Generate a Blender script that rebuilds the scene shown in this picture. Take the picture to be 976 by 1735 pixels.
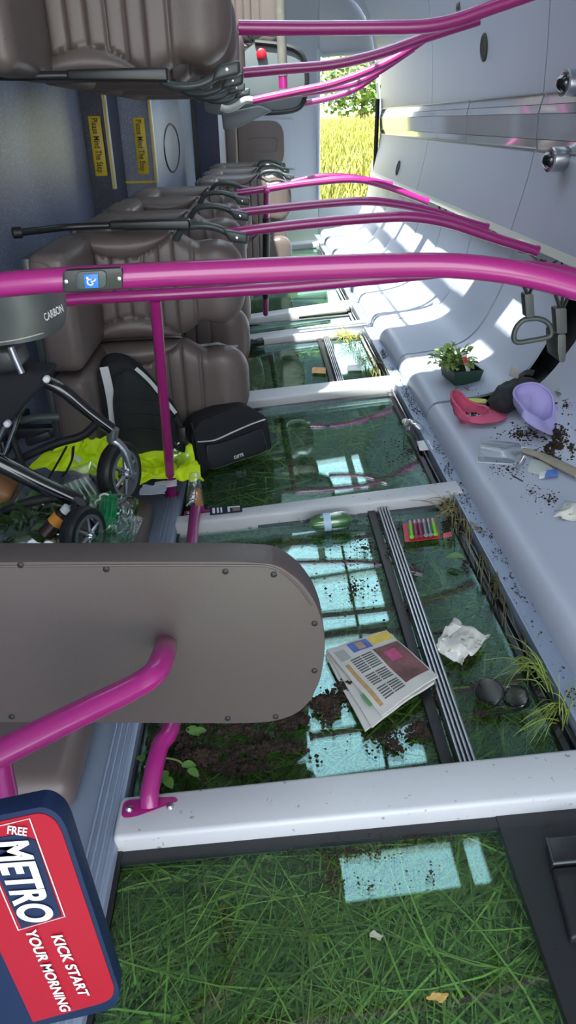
import bpy, bmesh, math, random
import numpy as np
from mathutils import Vector, Matrix, noise

for _o in list(bpy.data.objects):
    bpy.data.objects.remove(_o)
SC = bpy.context.scene
COL = SC.collection
PI = math.pi

# ------------------------------------------------------------------ camera
W, H, F = 976, 1735, 1200.0
CX, CY = 488.0, 867.5
def _unit(v): return v / np.linalg.norm(v)
_y = _unit(np.array([430 - CX, 205 - CY, F]))            # along the coach
_d = np.array([530 - CX, 3040 - CY, F]); _d = _unit(_d - _d.dot(_y) * _y)   # down
_x = np.cross(_y, -_d)
_x = -_x if _x[0] < 0 else _x
RW = np.stack([_x, _y, -_d])                             # world <- camera
CAMP = np.array([0.0, 0.0, 1.2])
cam_data = bpy.data.cameras.new('camera')
cam = bpy.data.objects.new('camera', cam_data); COL.objects.link(cam)
M = Matrix.Identity(4)
for i in range(3):
    M[i][0] = RW[i, 0]; M[i][1] = -RW[i, 1]; M[i][2] = -RW[i, 2]; M[i][3] = CAMP[i]
cam.matrix_world = M
cam_data.sensor_fit = 'VERTICAL'; cam_data.sensor_height = 36.0
cam_data.lens = F / H * 36.0
cam_data.clip_start = 0.02; cam_data.clip_end = 300
SC.camera = cam

# ------------------------------------------------------------------ world, sun, exposure
world = bpy.data.worlds.new('sky'); SC.world = world; world.use_nodes = True
wn = world.node_tree.nodes; wl = world.node_tree.links
bg = wn['Background']
tc = wn.new('ShaderNodeTexCoord'); sx = wn.new('ShaderNodeSeparateXYZ'); wr = wn.new('ShaderNodeValToRGB')
wl.new(tc.outputs['Generated'], sx.inputs[0]); wl.new(sx.outputs['Z'], wr.inputs[0]); wl.new(wr.outputs[0], bg.inputs[0])
wr.color_ramp.elements[0].position = 0.0; wr.color_ramp.elements[0].color = (0.97, 0.98, 1.0, 1)
wr.color_ramp.elements[1].position = 0.7; wr.color_ramp.elements[1].color = (0.74, 0.87, 1.0, 1)
bg.inputs[1].default_value = 2.6
sun_d = bpy.data.lights.new('sun', 'SUN'); sun_d.energy = 9.0; sun_d.angle = 0.012; sun_d.color = (1.0, 0.95, 0.86)
sun = bpy.data.objects.new('sun', sun_d); COL.objects.link(sun)
SUN_DIR = Vector((0.21, 0.42, -1.0)).normalized()
sun.rotation_euler = SUN_DIR.to_track_quat('-Z', 'Y').to_euler()
sun.location = (-3, -3, 12)
SC.view_settings.view_transform = 'Standard'; SC.view_settings.look = 'None'
SC.view_settings.gamma = 1.0; SC.view_settings.use_curve_mapping = False
SC.view_settings.exposure = 1.15
try:
    SC.cycles.max_bounces = 14; SC.cycles.diffuse_bounces = 6; SC.cycles.transparent_max_bounces = 24
    SC.cycles.caustics_reflective = False; SC.cycles.caustics_refractive = False
except Exception:
    pass

# ------------------------------------------------------------------ measuring helpers
TILT = 0.07                                              # the lower side wall leans a little
def ray(x, y): return RW @ np.array([x - CX, y - CY, F])
def at(ax, val, x, y):
    d = ray(x, y); return Vector(CAMP + (val - CAMP[ax]) / d[ax] * d)
def ay(x, y, Y): return at(1, Y, x, y)
def hit(n, c, x, y):
    n = np.array(n, float); d = ray(x, y); return Vector(CAMP + (c - n.dot(CAMP)) / n.dot(d) * d)
def gl(x, y, h=0.0): return hit((-TILT, 0, 1), h, x, y)   # on the lower window glass, h above it
def zg(x): return TILT * x
def vplane(a, b):                                        # upright plane through two points
    d = Vector((b.x - a.x, b.y - a.y, 0)).normalized(); n = Vector((d.y, -d.x, 0))
    return lambda x, y, o=0.0: hit(n, n.dot(a) + o, x, y)
COVE = [(.690, .040), (.690, .085), (.697, .120), (.712, .140), (.735, .149), (.77, .152), (.82, .158), (.91, .172), (1.0, .198),
        (1.06, .240), (1.11, .305), (1.155, .40), (1.185, .48), (1.205, .58), (1.22, .70), (1.225, .82)]
def cove_z(x):
    for (x0, z0), (x1, z1) in zip(COVE[1:], COVE[2:]):
        if x0 <= x <= x1: return z0 + (z1 - z0) * (x - x0) / max(1e-6, x1 - x0)
    return COVE[-1][1] if x > 1 else COVE[0][1]
def cv(px, py, h=0.0):                                   # on the fallen-side roof cove
    d = ray(px, py); t = 0.3 / abs(d[1]) if d[1] else 0
    lo = None; s = 0.0005
    while s < 0.02:
        p = CAMP + s * d
        if p[0] > 0.69 and p[2] < cove_z(p[0]) + h:
            a, b = lo or s * .99, s
            for _ in range(18):
                m_ = (a + b) / 2; p = CAMP + m_ * d
                if p[0] > 0.69 and p[2] < cove_z(p[0]) + h: b = m_
                else: a = m_
            return Vector(CAMP + b * d)
        lo = s
        s += 0.000004 + s * 0.0008
    return Vector(p)

# ------------------------------------------------------------------ materials
MATS = {}
def mat(name, col, rough=0.5, metal=0.0, var=0.0, vscale=8.0, bump=0.0, bscale=40.0, coat=0.0, spec=0.5, speck=None, sscale=120.0, samt=0.56, emit=None, alpha=1.0, trans=0.0, island=0.0):
    if name in MATS: return MATS[name]
    m = bpy.data.materials.new(name); m.use_nodes = True
    n = m.node_tree.nodes; l = m.node_tree.links; b = n['Principled BSDF']
    c = tuple(col) + (1.0,)
    b.inputs['Base Color'].default_value = c; b.inputs['Roughness'].default_value = rough
    b.inputs['Metallic'].default_value = metal; b.inputs['Specular IOR Level'].default_value = spec
    b.inputs['Coat Weight'].default_value = coat; b.inputs['Coat Roughness'].default_value = 0.08
    b.inputs['Alpha'].default_value = alpha; b.inputs['Transmission Weight'].default_value = trans
    tcn = n.new('ShaderNodeTexCoord'); out = None
    if var or speck or island:
        mx = n.new('ShaderNodeMix'); mx.data_type = 'RGBA'
        mx.inputs[6].default_value = tuple(v * (1 - max(var, island)) for v in col) + (1,); mx.inputs[7].default_value = tuple(min(1, v * (1 + max(var, island))) for v in col) + (1,)
        if island:
            g = n.new('ShaderNodeNewGeometry'); l.new(g.outputs['Random Per Island'], mx.inputs[0])
        else:
            t = n.new('ShaderNodeTexNoise'); t.inputs['Scale'].default_value = vscale; t.inputs['Detail'].default_value = 5
            l.new(tcn.outputs['Object'], t.inputs['Vector']); l.new(t.outputs['Fac'], mx.inputs[0])
        out = mx.outputs[2]
        if speck:
            t2 = n.new('ShaderNodeTexNoise'); t2.inputs['Scale'].default_value = sscale; t2.inputs['Detail'].default_value = 2
            rp = n.new('ShaderNodeValToRGB'); rp.color_ramp.elements[0].position = samt; rp.color_ramp.elements[1].position = samt + 0.06
            mx2 = n.new('ShaderNodeMix'); mx2.data_type = 'RGBA'; mx2.inputs[7].default_value = tuple(speck) + (1,)
            l.new(tcn.outputs['Object'], t2.inputs['Vector']); l.new(t2.outputs['Fac'], rp.inputs[0]); l.new(rp.outputs[0], mx2.inputs[0])
            l.new(out, mx2.inputs[6]); out = mx2.outputs[2]
        l.new(out, b.inputs['Base Color'])
    if bump:
        t = n.new('ShaderNodeTexNoise'); t.inputs['Scale'].default_value = bscale; t.inputs['Detail'].default_value = 4
        bp = n.new('ShaderNodeBump'); bp.inputs['Strength'].default_value = bump; bp.inputs['Distance'].default_value = 0.004
        l.new(tcn.outputs['Object'], t.inputs['Vector']); l.new(t.outputs['Fac'], bp.inputs['Height']); l.new(bp.outputs[0], b.inputs['Normal'])
    MATS[name] = m; return m
def glass(name, tint, refl, base=0.06, gain=0.8, rough=0.02):
    m = bpy.data.materials.new(name); m.use_nodes = True
    n = m.node_tree.nodes; l = m.node_tree.links; n.clear()
    o = n.new('ShaderNodeOutputMaterial'); t = n.new('ShaderNodeBsdfTransparent'); g = n.new('ShaderNodeBsdfGlossy')
    t.inputs[0].default_value = tuple(tint) + (1,); g.inputs[0].default_value = tuple(refl) + (1,); g.inputs['Roughness'].default_value = rough
    lw = n.new('ShaderNodeLayerWeight'); lw.inputs[0].default_value = 0.5
    pw = n.new('ShaderNodeMath'); pw.operation = 'POWER'; pw.inputs[1].default_value = 2.2
    ma = n.new('ShaderNodeMath'); ma.operation = 'MULTIPLY_ADD'; ma.inputs[1].default_value = gain; ma.inputs[2].default_value = base
    ma.use_clamp = True
    mx = n.new('ShaderNodeMixShader')
    l.new(lw.outputs['Facing'], pw.inputs[0]); l.new(pw.outputs[0], ma.inputs[0]); l.new(ma.outputs[0], mx.inputs[0])
    l.new(t.outputs[0], mx.inputs[1]); l.new(g.outputs[0], mx.inputs[2]); l.new(mx.outputs[0], o.inputs[0])
    return m
PINK = mat('pink_paint', (.34, .015, .17), .28, coat=.5, var=.05)
LEA = mat('mauve_brown_leather', (.142, .108, .099), .40, var=.06, vscale=5, bump=.12, bscale=180)
LEA2 = mat('board_leather', (.098, .075, .069), .46, var=.04, vscale=4, bump=.10, bscale=220)
FLOORM = mat('speckled_vinyl', (.23, .27, .385), .38, var=.10, vscale=3, speck=(.52, .56, .64), sscale=150, samt=.60)
NAVYV = mat('navy_vinyl', (.022, .027, .060), .4, var=.1, speck=(.12, .14, .22), sscale=170, samt=.62)
CREAM = mat('pale_plastic', (.47, .495, .59), .42, var=.05, vscale=2.0, bump=.03, bscale=60)
CEILM = mat('roof_panel_plastic', (.39, .40, .48), .40, var=.04, vscale=2.2)
PILL = mat('white_pillar_plastic', (.60, .60, .62), .38, var=.05, vscale=6, speck=(.30, .28, .27), sscale=55, samt=.69)
SILLM = mat('blue_grey_sill', (.30, .35, .46), .36, metal=.35, var=.05)
ALU = mat('dull_aluminium', (.42, .43, .46), .30, metal=.9, var=.08)
BLK = mat('black_rubber', (.012, .012, .014), .5, var=.2, vscale=20)
BLKP = mat('black_plastic', (.018, .019, .021), .35, var=.1)
GLB = mat('gloss_black', (.010, .010, .012), .14, coat=.6)
DGREY = mat('dark_grey_plastic', (.052, .064, .064), .38, var=.1)
MGREY = mat('mid_grey_plastic', (.13, .15, .16), .42, var=.06)
CHROME = mat('chrome', (.75, .75, .76), .14, metal=1.0)
WHT = mat('white_plastic', (.78, .78, .77), .4)
YEL = mat('yellow_sign', (.80, .60, .02), .4)
BLUEM = mat('blue_sticker', (.02, .18, .62), .35)
CLOTHB = mat('black_fabric', (.012, .013, .017), .85, var=.2, vscale=14, bump=.25, bscale=300)
REFL = mat('reflective_tape', (.72, .74, .76), .45, var=.04)
RED = mat('sign_red', (.33, .005, .018), .5, spec=.25)
NAVY = mat('sign_navy', (.006, .015, .052), .5, spec=.25)
SOILM = mat('brown_compost', (.032, .017, .011), .95, island=.55)
GRASSM = mat('flattened_grass', (.19, .29, .065), .6, island=.8)
STRAW = mat('dry_grass', (.30, .26, .10), .7, island=.4)
FIELDM = mat('meadow_grass', (.27, .28, .05), .7, island=.5)
LEAFM = mat('green_leaf', (.10, .22, .035), .5, var=.3, vscale=30)
LEAFD = mat('dark_green_leaf', (.035, .09, .018), .5, island=.5)
GROUNDM = mat('dark_turf', (.075, .12, .03), .9, var=.5, vscale=6)
LG = glass('tinted_window_glass', (.86, .94, .86), (.60, .86, .92), .055, .50)
UG = glass('upper_window_glass', (.90, .95, .95), (.9, 1, 1), .04, .5)
CLEARP = glass('clear_plastic', (.93, .95, .95), (1, 1, 1), .10, .9, .12)
GREENP = glass('green_plastic_film', (.30, .72, .42), (.9, 1, .95), .08, .8, .15)

# ------------------------------------------------------------------ building helpers
def link(o):
    COL.objects.link(o); return o
def finish(me, m, smooth=True, ang=38):
    for mm in (m if isinstance(m, (list, tuple)) else [m]): me.materials.append(mm)
    if smooth:
        me.shade_smooth()
        if ang: me.set_sharp_from_angle(angle=math.radians(ang))
def obj(name, me, parent=None, label=None):
    o = bpy.data.objects.new(name, me); link(o)
    if parent is not None:
        o.parent = parent
        o.matrix_parent_inverse = Matrix.Translation(-Vector(parent.location)) if parent.type == 'EMPTY' else Matrix.Identity(4)
    if label: o['label'] = label
    return o
def thing(name, label, cat, loc, group=None):
    o = bpy.data.objects.new(name, None); o.empty_display_size = .05; link(o); o.location = Vector(loc)
    o['label'] = label; o['category'] = cat
    if group: o['group'] = group
    return o
def tag(o, label, cat, group=None, kind=None):
    o['label'] = label; o['category'] = cat
    if group: o['group'] = group
    if kind: o['kind'] = kind
    return o
def struct(o): o['kind'] = 'structure'; return o
def stuff(o, label, cat): return tag(o, label, cat, kind='stuff')
def dup(root, loc, label, group=None):
    r = root.copy(); link(r); r.location = Vector(loc); r['label'] = label
    if group: r['group'] = group
    for ch in list(root.children):
        c = ch.copy(); link(c); mi = ch.matrix_parent_inverse.copy(); c.parent = r; c.matrix_parent_inverse = mi
        for g in list(ch.children):
            d = g.copy(); link(d); mi = g.matrix_parent_inverse.copy(); d.parent = c; d.matrix_parent_inverse = mi
    return r

class MB:
    """collects shapes into one mesh"""
    def __init__(self): self.v = []; self.f = []; self.mi = []
    def add(self, vs, fs, mi=0):
        b = len(self.v); self.v += [tuple(p) for p in vs]; self.f += [tuple(b + i for i in f) for f in fs]; self.mi += [mi] * len(fs); return self
    def bm(self, bm, mi=0):
        bm.verts.ensure_lookup_table(); bm.verts.index_update()
        vs = [v.co[:] for v in bm.verts]; fs = [[v.index for v in f.verts] for f in bm.faces]; bm.free(); return self.add(vs, fs, mi)
    def box(self, c, s, rot=None, bev=0.0, seg=2, mi=0):
        bm = bmesh.new(); bmesh.ops.create_cube(bm, size=1.0)
        for v in bm.verts: v.co = Vector((v.co.x * s[0], v.co.y * s[1], v.co.z * s[2]))
        if bev: bmesh.ops.bevel(bm, geom=bm.edges[:], offset=bev, segments=seg, profile=.5, affect='EDGES')
        m = (rot if rot is not None else Matrix.Identity(3)).to_4x4()
        bmesh.ops.transform(bm, matrix=Matrix.Translation(Vector(c)) @ m, verts=bm.verts[:])
        return self.bm(bm, mi)
    def prism(self, pts, ext, bev=0.0, seg=3, mi=0, bevall=True):
        """polygon pts pushed along ext"""
        bm = bmesh.new(); ext = Vector(ext)
        a = [bm.verts.new(p) for p in pts]; b = [bm.verts.new(Vector(p) + ext) for p in pts]
        n = len(pts); bm.faces.new(a); bm.faces.new(b[::-1])
        for i in range(n): bm.faces.new((a[i], b[i], b[(i + 1) % n], a[(i + 1) % n]))
        bmesh.ops.recalc_face_normals(bm, faces=bm.faces[:])
        if bev:
            ed = set(bm.edges[:]) if bevall else set()
            if not bevall:
                for e in bm.edges:
                    if (e.verts[0] in a) == (e.verts[1] in a): ed.add(e)
            bmesh.ops.bevel(bm, geom=list(ed), offset=bev, segments=seg, profile=.5, affect='EDGES', clamp_overlap=True)
        return self.bm(bm, mi)
    def tube(self, pts, r, n=14, caps=True, smooth=0, mi=0, flat=None):
        pts = [Vector(p) for p in pts]
        if smooth: pts = spline(pts, smooth)
        k = len(pts); rr = list(r) if isinstance(r, (list, tuple)) else [r] * k
        if len(rr) != k: rr = [rr[0] + (rr[-1] - rr[0]) * i / (k - 1) for i in range(k)]
        t0 = (pts[1] - pts[0]).normalized(); up = Vector((0, 0, 1)) if abs(t0.z) < .9 else Vector((1, 0, 0))
        nrm = t0.cross(up).normalized(); vs = []; fs = []
        for i, p in enumerate(pts):
            t = (pts[min(i + 1, k - 1)] - pts[max(i - 1, 0)]).normalized()
            nrm = (nrm - t * nrm.dot(t)).normalized(); bn = t.cross(nrm)
            for j in range(n):
                a = 2 * PI * j / n; vs.append(p + (nrm * math.cos(a) + bn * math.sin(a) * (flat or 1)) * rr[i])
        for i in range(k - 1):
            for j in range(n): fs.append((i * n + j, i * n + (j + 1) % n, (i + 1) * n + (j + 1) % n, (i + 1) * n + j))
        if caps: fs.append(tuple(range(n))[::-1]); fs.append(tuple((k - 1) * n + j for j in range(n)))
        return self.add(vs, fs, mi)
    def lathe(self, c, axis, prof, n=24, mi=0, cap=True):
        """prof: (distance along axis, radius)"""
        ax = Vector(axis).normalized(); up = Vector((0, 0, 1)) if abs(ax.z) < .9 else Vector((1, 0, 0))
        u = ax.cross(up).normalized(); w = ax.cross(u); vs = []; fs = []; c = Vector(c)
        for d, r in prof:
            for j in range(n):
                a = 2 * PI * j / n; vs.append(c + ax * d + (u * math.cos(a) + w * math.sin(a)) * max(r, 1e-4))
        for i in range(len(prof) - 1):
            for j in range(n): fs.append((i * n + j, i * n + (j + 1) % n, (i + 1) * n + (j + 1) % n, (i + 1) * n + j))
        if cap: fs.append(tuple(range(n))[::-1]); fs.append(tuple((len(prof) - 1) * n + j for j in range(n)))
        return self.add(vs, fs, mi)
    def grid(self, fn, nu, nv, mi=0, closeu=False):
        vs = [fn(i / (nu if closeu else nu - 1), j / (nv - 1)) for i in range(nu) for j in range(nv)]; fs = []
        for i in range(nu if closeu else nu - 1):
            for j in range(nv - 1): fs.append((i * nv + j, ((i + 1) % nu) * nv + j, ((i + 1) % nu) * nv + j + 1, i * nv + j + 1))
        return self.add(vs, fs, mi)
    def sheet(self, fn, nu, nv, th=.003, mi=0):
        """a grid with thickness th"""
        P = [[Vector(fn(i / (nu - 1), j / (nv - 1))) for j in range(nv)] for i in range(nu)]; top = []; bot = []
        for i in range(nu):
            for j in range(nv):
                du = P[min(i + 1, nu - 1)][j] - P[max(i - 1, 0)][j]; dv = P[i][min(j + 1, nv - 1)] - P[i][max(j - 1, 0)]
                n = du.cross(dv); n = n.normalized() if n.length > 1e-9 else Vector((0, 0, 1))
                top.append(P[i][j] + n * th / 2); bot.append(P[i][j] - n * th / 2)
        N = nu * nv; fs = []
        for i in range(nu - 1):
            for j in range(nv - 1):
                a, b, c, d = i * nv + j, (i + 1) * nv + j, (i + 1) * nv + j + 1, i * nv + j + 1
                fs += [(a, b, c, d), (N + d, N + c, N + b, N + a)]
        ring = [j for j in range(nv)] + [i * nv + nv - 1 for i in range(1, nu)] + [(nu - 1) * nv + j for j in range(nv - 2, -1, -1)] + [i * nv for i in range(nu - 2, 0, -1)]
        for a, b in zip(ring, ring[1:] + ring[:1]): fs.append((a, N + a, N + b, b)[::-1])
        return self.add(top + bot, fs, mi)
    def build(self, name, m, parent=None, label=None, smooth=True, ang=38, recalc=True):
        me = bpy.data.meshes.new(name); me.from_pydata(self.v, [], self.f)
        if recalc:
            bm = bmesh.new(); bm.from_mesh(me); bmesh.ops.recalc_face_normals(bm, faces=bm.faces[:]); bm.to_mesh(me); bm.free()
        finish(me, m, smooth, ang)
        if len(me.materials) > 1: me.polygons.foreach_set('material_index', self.mi)
        return obj(name, me, parent, label)
def spline(p, k):
    out = []
    for i in range(len(p) - 1):
        a, b, c, d = p[max(i - 1, 0)], p[i], p[i + 1], p[min(i + 2, len(p) - 1)]
        for s in range(k):
            t = s / k; out.append(.5 * ((2 * b) + (c - a) * t + (2 * a - 5 * b + 4 * c - d) * t * t + (3 * b - a - 3 * c + d) * t ** 3))
    out.append(p[-1]); return out
def text(name, body, origin, right, up, size, m, parent=None, bold=0.0, depth=.0004, align='LEFT', fit=None):
    cu = bpy.data.curves.new(name, 'FONT'); cu.body = body; cu.size = 1.0; cu.extrude = 0.0; cu.offset = bold; cu.align_x = align; cu.fill_mode = 'FRONT'
    t = bpy.data.objects.new(name, cu); link(t); dg = bpy.context.evaluated_depsgraph_get()
    me = bpy.data.meshes.new_from_object(t.evaluated_get(dg)); bpy.data.objects.remove(t)
    r = Vector(right).normalized(); u = Vector(up); u = (u - r * u.dot(r)).normalized(); n = r.cross(u)
    xs = [v.co.x for v in me.vertices]; ys = [v.co.y for v in me.vertices]; sxx = size
    if fit: sxx = fit / (max(xs) - min(xs))
    x0 = min(xs) if fit else 0
    for v in me.vertices: v.co = Vector(origin) + r * (v.co.x - x0) * sxx + u * v.co.y * size * 1.0 + n * depth
    me.materials.clear(); me.materials.append(m)
    return obj(name, me, parent)
def rrect(pts, r, k=6):
    """round the corners of a planar polygon (3D points)"""
    out = []; n = len(pts)
    for i in range(n):
        p = Vector(pts[i]); a = Vector(pts[i - 1]) - p; b = Vector(pts[(i + 1) % n]) - p
        ri = r[i] if isinstance(r, (list, tuple)) else r
        if ri <= 0: out.append(p); continue
        ri = min(ri, a.length * .49, b.length * .49); A = p + a.normalized() * ri; B = p + b.normalized() * ri
        for s in range(k + 1):
            t = s / k; out.append(A * (1 - t) ** 2 + p * 2 * t * (1 - t) + B * t * t)
    return out
def nz(x, y, z=0.0): return noise.noise(Vector((x, y, z)))
# ------------------------------------------------------------------ the coach shell (it lies on its side: floor left, roof right)
XF, XU = -.95, -.63
def slab(name, pts, ext, m, parent=None, bev=0): return MB().prism(pts, ext, bev).build(name, m, parent)
# ground under and around the coach
MB().grid(lambda a, b: Vector((-14 + 34 * a, -6 + 16 * b, -.17 + .012 * nz(a * 40, b * 40))), 40, 30).build('ground', GROUNDM)['kind'] = 'structure'
# bus floor, two steps, raised rear floor
struct(slab('floor', [(XF, -1.2, -.06), (XF, 4.54, -.06), (XF, 4.54, 2.45), (XF, -1.2, 2.45)], (-.06, 0, 0), FLOORM))
o = struct(MB().box((-.95, 4.76, 1.2), (.26, .43, 2.5)).build('floor', NAVYV))
o = struct(MB().box((-.83, 6.62, 1.2), (.40, 3.29, 2.5)).build('floor', FLOORM))
MB().box((-.816, 4.53, 1.18), (.022, .03, .62), bev=.003).build('trim_1', WHT)['kind'] = 'structure'
MB().box((-.816, 4.518, 1.18), (.010, .01, .62)).build('trim_2', YEL)['kind'] = 'structure'
MB().box((-.626, 4.96, 1.18), (.022, .03, .62), bev=.003).build('trim_3', WHT)['kind'] = 'structure'
MB().box((-.626, 4.948, 1.18), (.010, .01, .62)).build('trim_4', YEL)['kind'] = 'structure'
MB().box((-.722, 4.966, .875), (.21, .03, .012)).build('trim_5', YEL)['kind'] = 'structure'
for i, (xr, yr) in enumerate(((-.88, 4.52), (-.70, 4.955))):
    z0, z1 = ((ay(172, 196, 4.52).z, ay(180, 298, 4.52).z), (ay(240, 199, 4.955).z, ay(246, 295, 4.955).z))[i]
    s = MB().box((xr, yr, (z0 + z1) / 2), (.068, .006, z0 - z1), bev=.002).build('step_sign', YEL)
    tag(s, ['yellow warning strip on the first navy step riser, nearer the floor', 'yellow warning strip on the second, higher navy step riser'][i], 'sign')
    text('lettering', 'Please Mind The Step', (xr - .018, yr - .0035, z0 - .012), (0, 0, -1), (1, 0, 0), .050, BLK, s, bold=.012, fit=z0 - z1 - .03)
hatch = MB()
hp = [Vector((-.628, 6.1 + .55 * math.cos(a) * (1 if abs(math.cos(a)) < .8 else 1), 1.03 + .16 * math.sin(a))) for a in [2 * PI * i / 40 for i in range(40)]]
hatch.tube(hp + [hp[0]], .008, 6)
tag(hatch.build('floor_hatch', DGREY), 'oval outline of an access hatch in the raised rear floor', 'hatch')
# side wall below the windows (lower side) and grey ribbed sill
struct(MB().box((-.66, 3.8, -.045), (.60, 10.2, .05), Matrix.Rotation(-math.atan(TILT), 3, 'Y')).build('wall_lower', SILLM))
sl = MB().box((-.338, 3.9, zg(-.34) + .0), (.060, 9.6, .05), Matrix.Rotation(-math.atan(TILT), 3, 'Y'), bev=.004)
for k in range(4): sl.box((-.360 + k * .013, 3.9, zg(-.34) + .026), (.005, 9.6, .006), bev=.001)
struct(sl.build('trim_6', SILLM))
# pillars between the lower windows  (y front/back at the left end, y front/back at the right end)
PILLARS = [(.885, .982, .884, .996), (2.075, 2.135, 2.110, 2.20), (3.19, 3.345, 3.26, 3.385), (4.255, 4.385, 4.34, 4.51), (4.79, 4.90, 4.96, 5.09), (5.75, 5.93, 5.85, 6.02), (6.7, 6.88, 6.8, 6.98), (7.7, 7.9, 7.8, 8.0)]
def pillar(i, p):
    xl, xr = -.315, .668
    a, b, c, d = p
    base = [Vector((xl, a, zg(xl) - .02)), Vector((xr, c, zg(xr) - .02)), Vector((xr, d, zg(xr) - .02)), Vector((xl, b, zg(xl) - .02))]
    struct(MB().prism(base, (0, 0, .062), .010, 3).build('trim_%d' % (7 + i), PILL))
for i, p in enumerate(PILLARS): pillar(i, p)
# lower windows: pane, black border, and sliding tracks where the photo shows them
def bandx(mb, x0, x1, y0, y1, h0, h1, bev=.0):
    mb.prism([Vector((x0, y0, zg(x0) + h0)), Vector((x1, y0, zg(x1) + h0)), Vector((x1, y1, zg(x1) + h0)), Vector((x0, y1, zg(x0) + h0))], (0, 0, h1 - h0), bev)
bays = [(-.6, .885, -.30, .42)] + [(PILLARS[i][1] - .01, PILLARS[i + 1][0] + .04, -.31, .60) for i in range(7)]
for i, (y0, y1, x0, x1) in enumerate(bays):
    w = MB()
    bandx(w, x0, x1, y0, y1, -.012, -.004)
    win = struct(w.build('window_%d' % (i + 1), LG, smooth=False))
    f = MB(); b = .03 if i else .022
    xr = x1 + .04
    bandx(f, x0 - .012, x0 + (.012 if i else .0), y0, y1, -.012, .004); bandx(f, x1 - .006, x1 + (.035 if i else .26), y0, y1, -.014, .010 if i else .004)
    bandx(f, x0, x1, y0, y0 + b, -.012, .002); bandx(f, x0, x1, y1 - b, y1, -.012, .002)
    if i:
        bandx(f, x1 + .012, x1 + .020, y0, y1, .009, .024, .002)
    f.build('window_frame', GLB if i else BLKP, win)
    if i in (1, 3):
        t = MB(); bandx(t, .340, .366, y0 + .02, y1 - .01, -.002, .008, .002)
        t.build('meeting_rail', BLK, win)
        t = MB()
        for k in range(4): bandx(t, .374 + k * .0095, .3805 + k * .0095, y0 + .02, y1 - .01, -.001, .020, .0015)
        t.build('sliding_track', ALU, win)
# ledge between windows and cove
lg = MB(); bandx(lg, .632, .688, 1.0, 8.4, -.03, .032, .003); bandx(lg, .632, .640, 1.0, 8.4, .03, .040, .001); bandx(lg, .50, .688, -.6, .884, -.03, -.006)
struct(lg.build('trim_20', SILLM))
# roof cove sections on the low side
def cove(name, y0, y1, bend=0.0, shift=0.0, m=CREAM):
    n = len(COVE); ny = max(4, int((y1 - y0) / .12))
    P = spline([Vector((x, 0, z)) for x, z in COVE], 3)
    def fn(u, v):
        p = P[min(len(P) - 1, int(round(u * (len(P) - 1))))]; s = max(0, (p.x - .80) / .42)
        y = y0 + (y1 - bend * s ** 1.3 - y0) * v
        lip = -.010 if (v in (0.0, 1.0)) else 0
        return Vector((p.x + lip * -.5 + shift, y, p.z + lip))
    return struct(MB().sheet(lambda u, v: fn(u, v), len(P), ny, .012).build(name, m, ang=50))
segs = [(-.9, 2.805, .24, 0), (2.83, 3.52, 0, .004), (3.535, 4.22, 0, .0), (4.235, 4.92, 0, .0), (4.935, 5.6, 0, 0), (5.615, 6.3, 0, 0), (6.315, 7.0, 0, 0), (7.015, 8.3, 0, 0)]
for k, (a, b, bd, sh) in enumerate(segs): cove('cove_panel' if k == 0 else 'cove_panel', a, b, bd, sh)
# small ribs on the cove edge
# black backing, coloured for the deep shade behind the cove and roof panels
vb = MB()
vb.prism([(.80, -.9, .10), (1.0, -.9, .13), (1.18, -.9, .27), (1.29, -.9, .6), (1.31, -.9, 1.2), (1.27, -.9, 1.9), (1.0, -.9, 2.42), (1.06, -.9, 2.46), (1.40, -.9, 1.9), (1.42, -.9, 1.2), (1.40, -.9, .5), (1.25, -.9, .15), (.85, -.9, .04)], (0, 9.2, 0))
struct(vb.build('wall_roof_shade_backing', BLK, smooth=False))
# ceiling panels (polyline across the coach), split along the length
LOW = [(1.138, .745), (1.145, .772), (1.162, .85), (1.188, .98), (1.198, 1.072)]
UPP = [(1.198, 1.278), (1.188, 1.45), (1.172, 1.62), (1.13, 1.85), (1.02, 2.1), (.84, 2.32)]
def roofpanel(prof, y0, y1, name='roof_panel'):
    P = [Vector((x, 0, z)) for x, z in prof]
    def fn(u, v):
        f = u * (len(P) - 1); k = min(len(P) - 2, int(f)); p = P[k].lerp(P[k + 1], f - k); return Vector((p.x, y0 + (y1 - y0) * v, p.z))
    return MB().sheet(fn, 3 * len(P), 3, .014)
ceil = thing('ceiling', 'pale blue grey roof panels', 'ceiling', (1.2, 3.5, 1.2)); del ceil['label']; del ceil['category']; struct(ceil)
for a, b in ((-.9, 1.40), (1.412, 3.335), (3.347, 5.44), (5.452, 7.55)): roofpanel(LOW, a, b).build('roof_panel', CEILM, ceil)
for a, b in ((-.9, 1.40), (1.412, 3.32), (3.332, 5.40), (5.412, 7.55)): roofpanel(UPP, a, b).build('roof_panel', CEILM, ceil)
e = MB().sheet(lambda u, v: Vector((1.136 - .012 * u, -.9 + 8.5 * v, .752 - .03 * u)), 3, 3, .010); e.build('edge_strip', mat('pale_edge', (.55, .53, .47), .4), ceil)
STRIPM = mat('glossy_strip', (.42, .40, .44), .07, spec=1.0, coat=1.0, var=.15, vscale=1.5)
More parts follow.
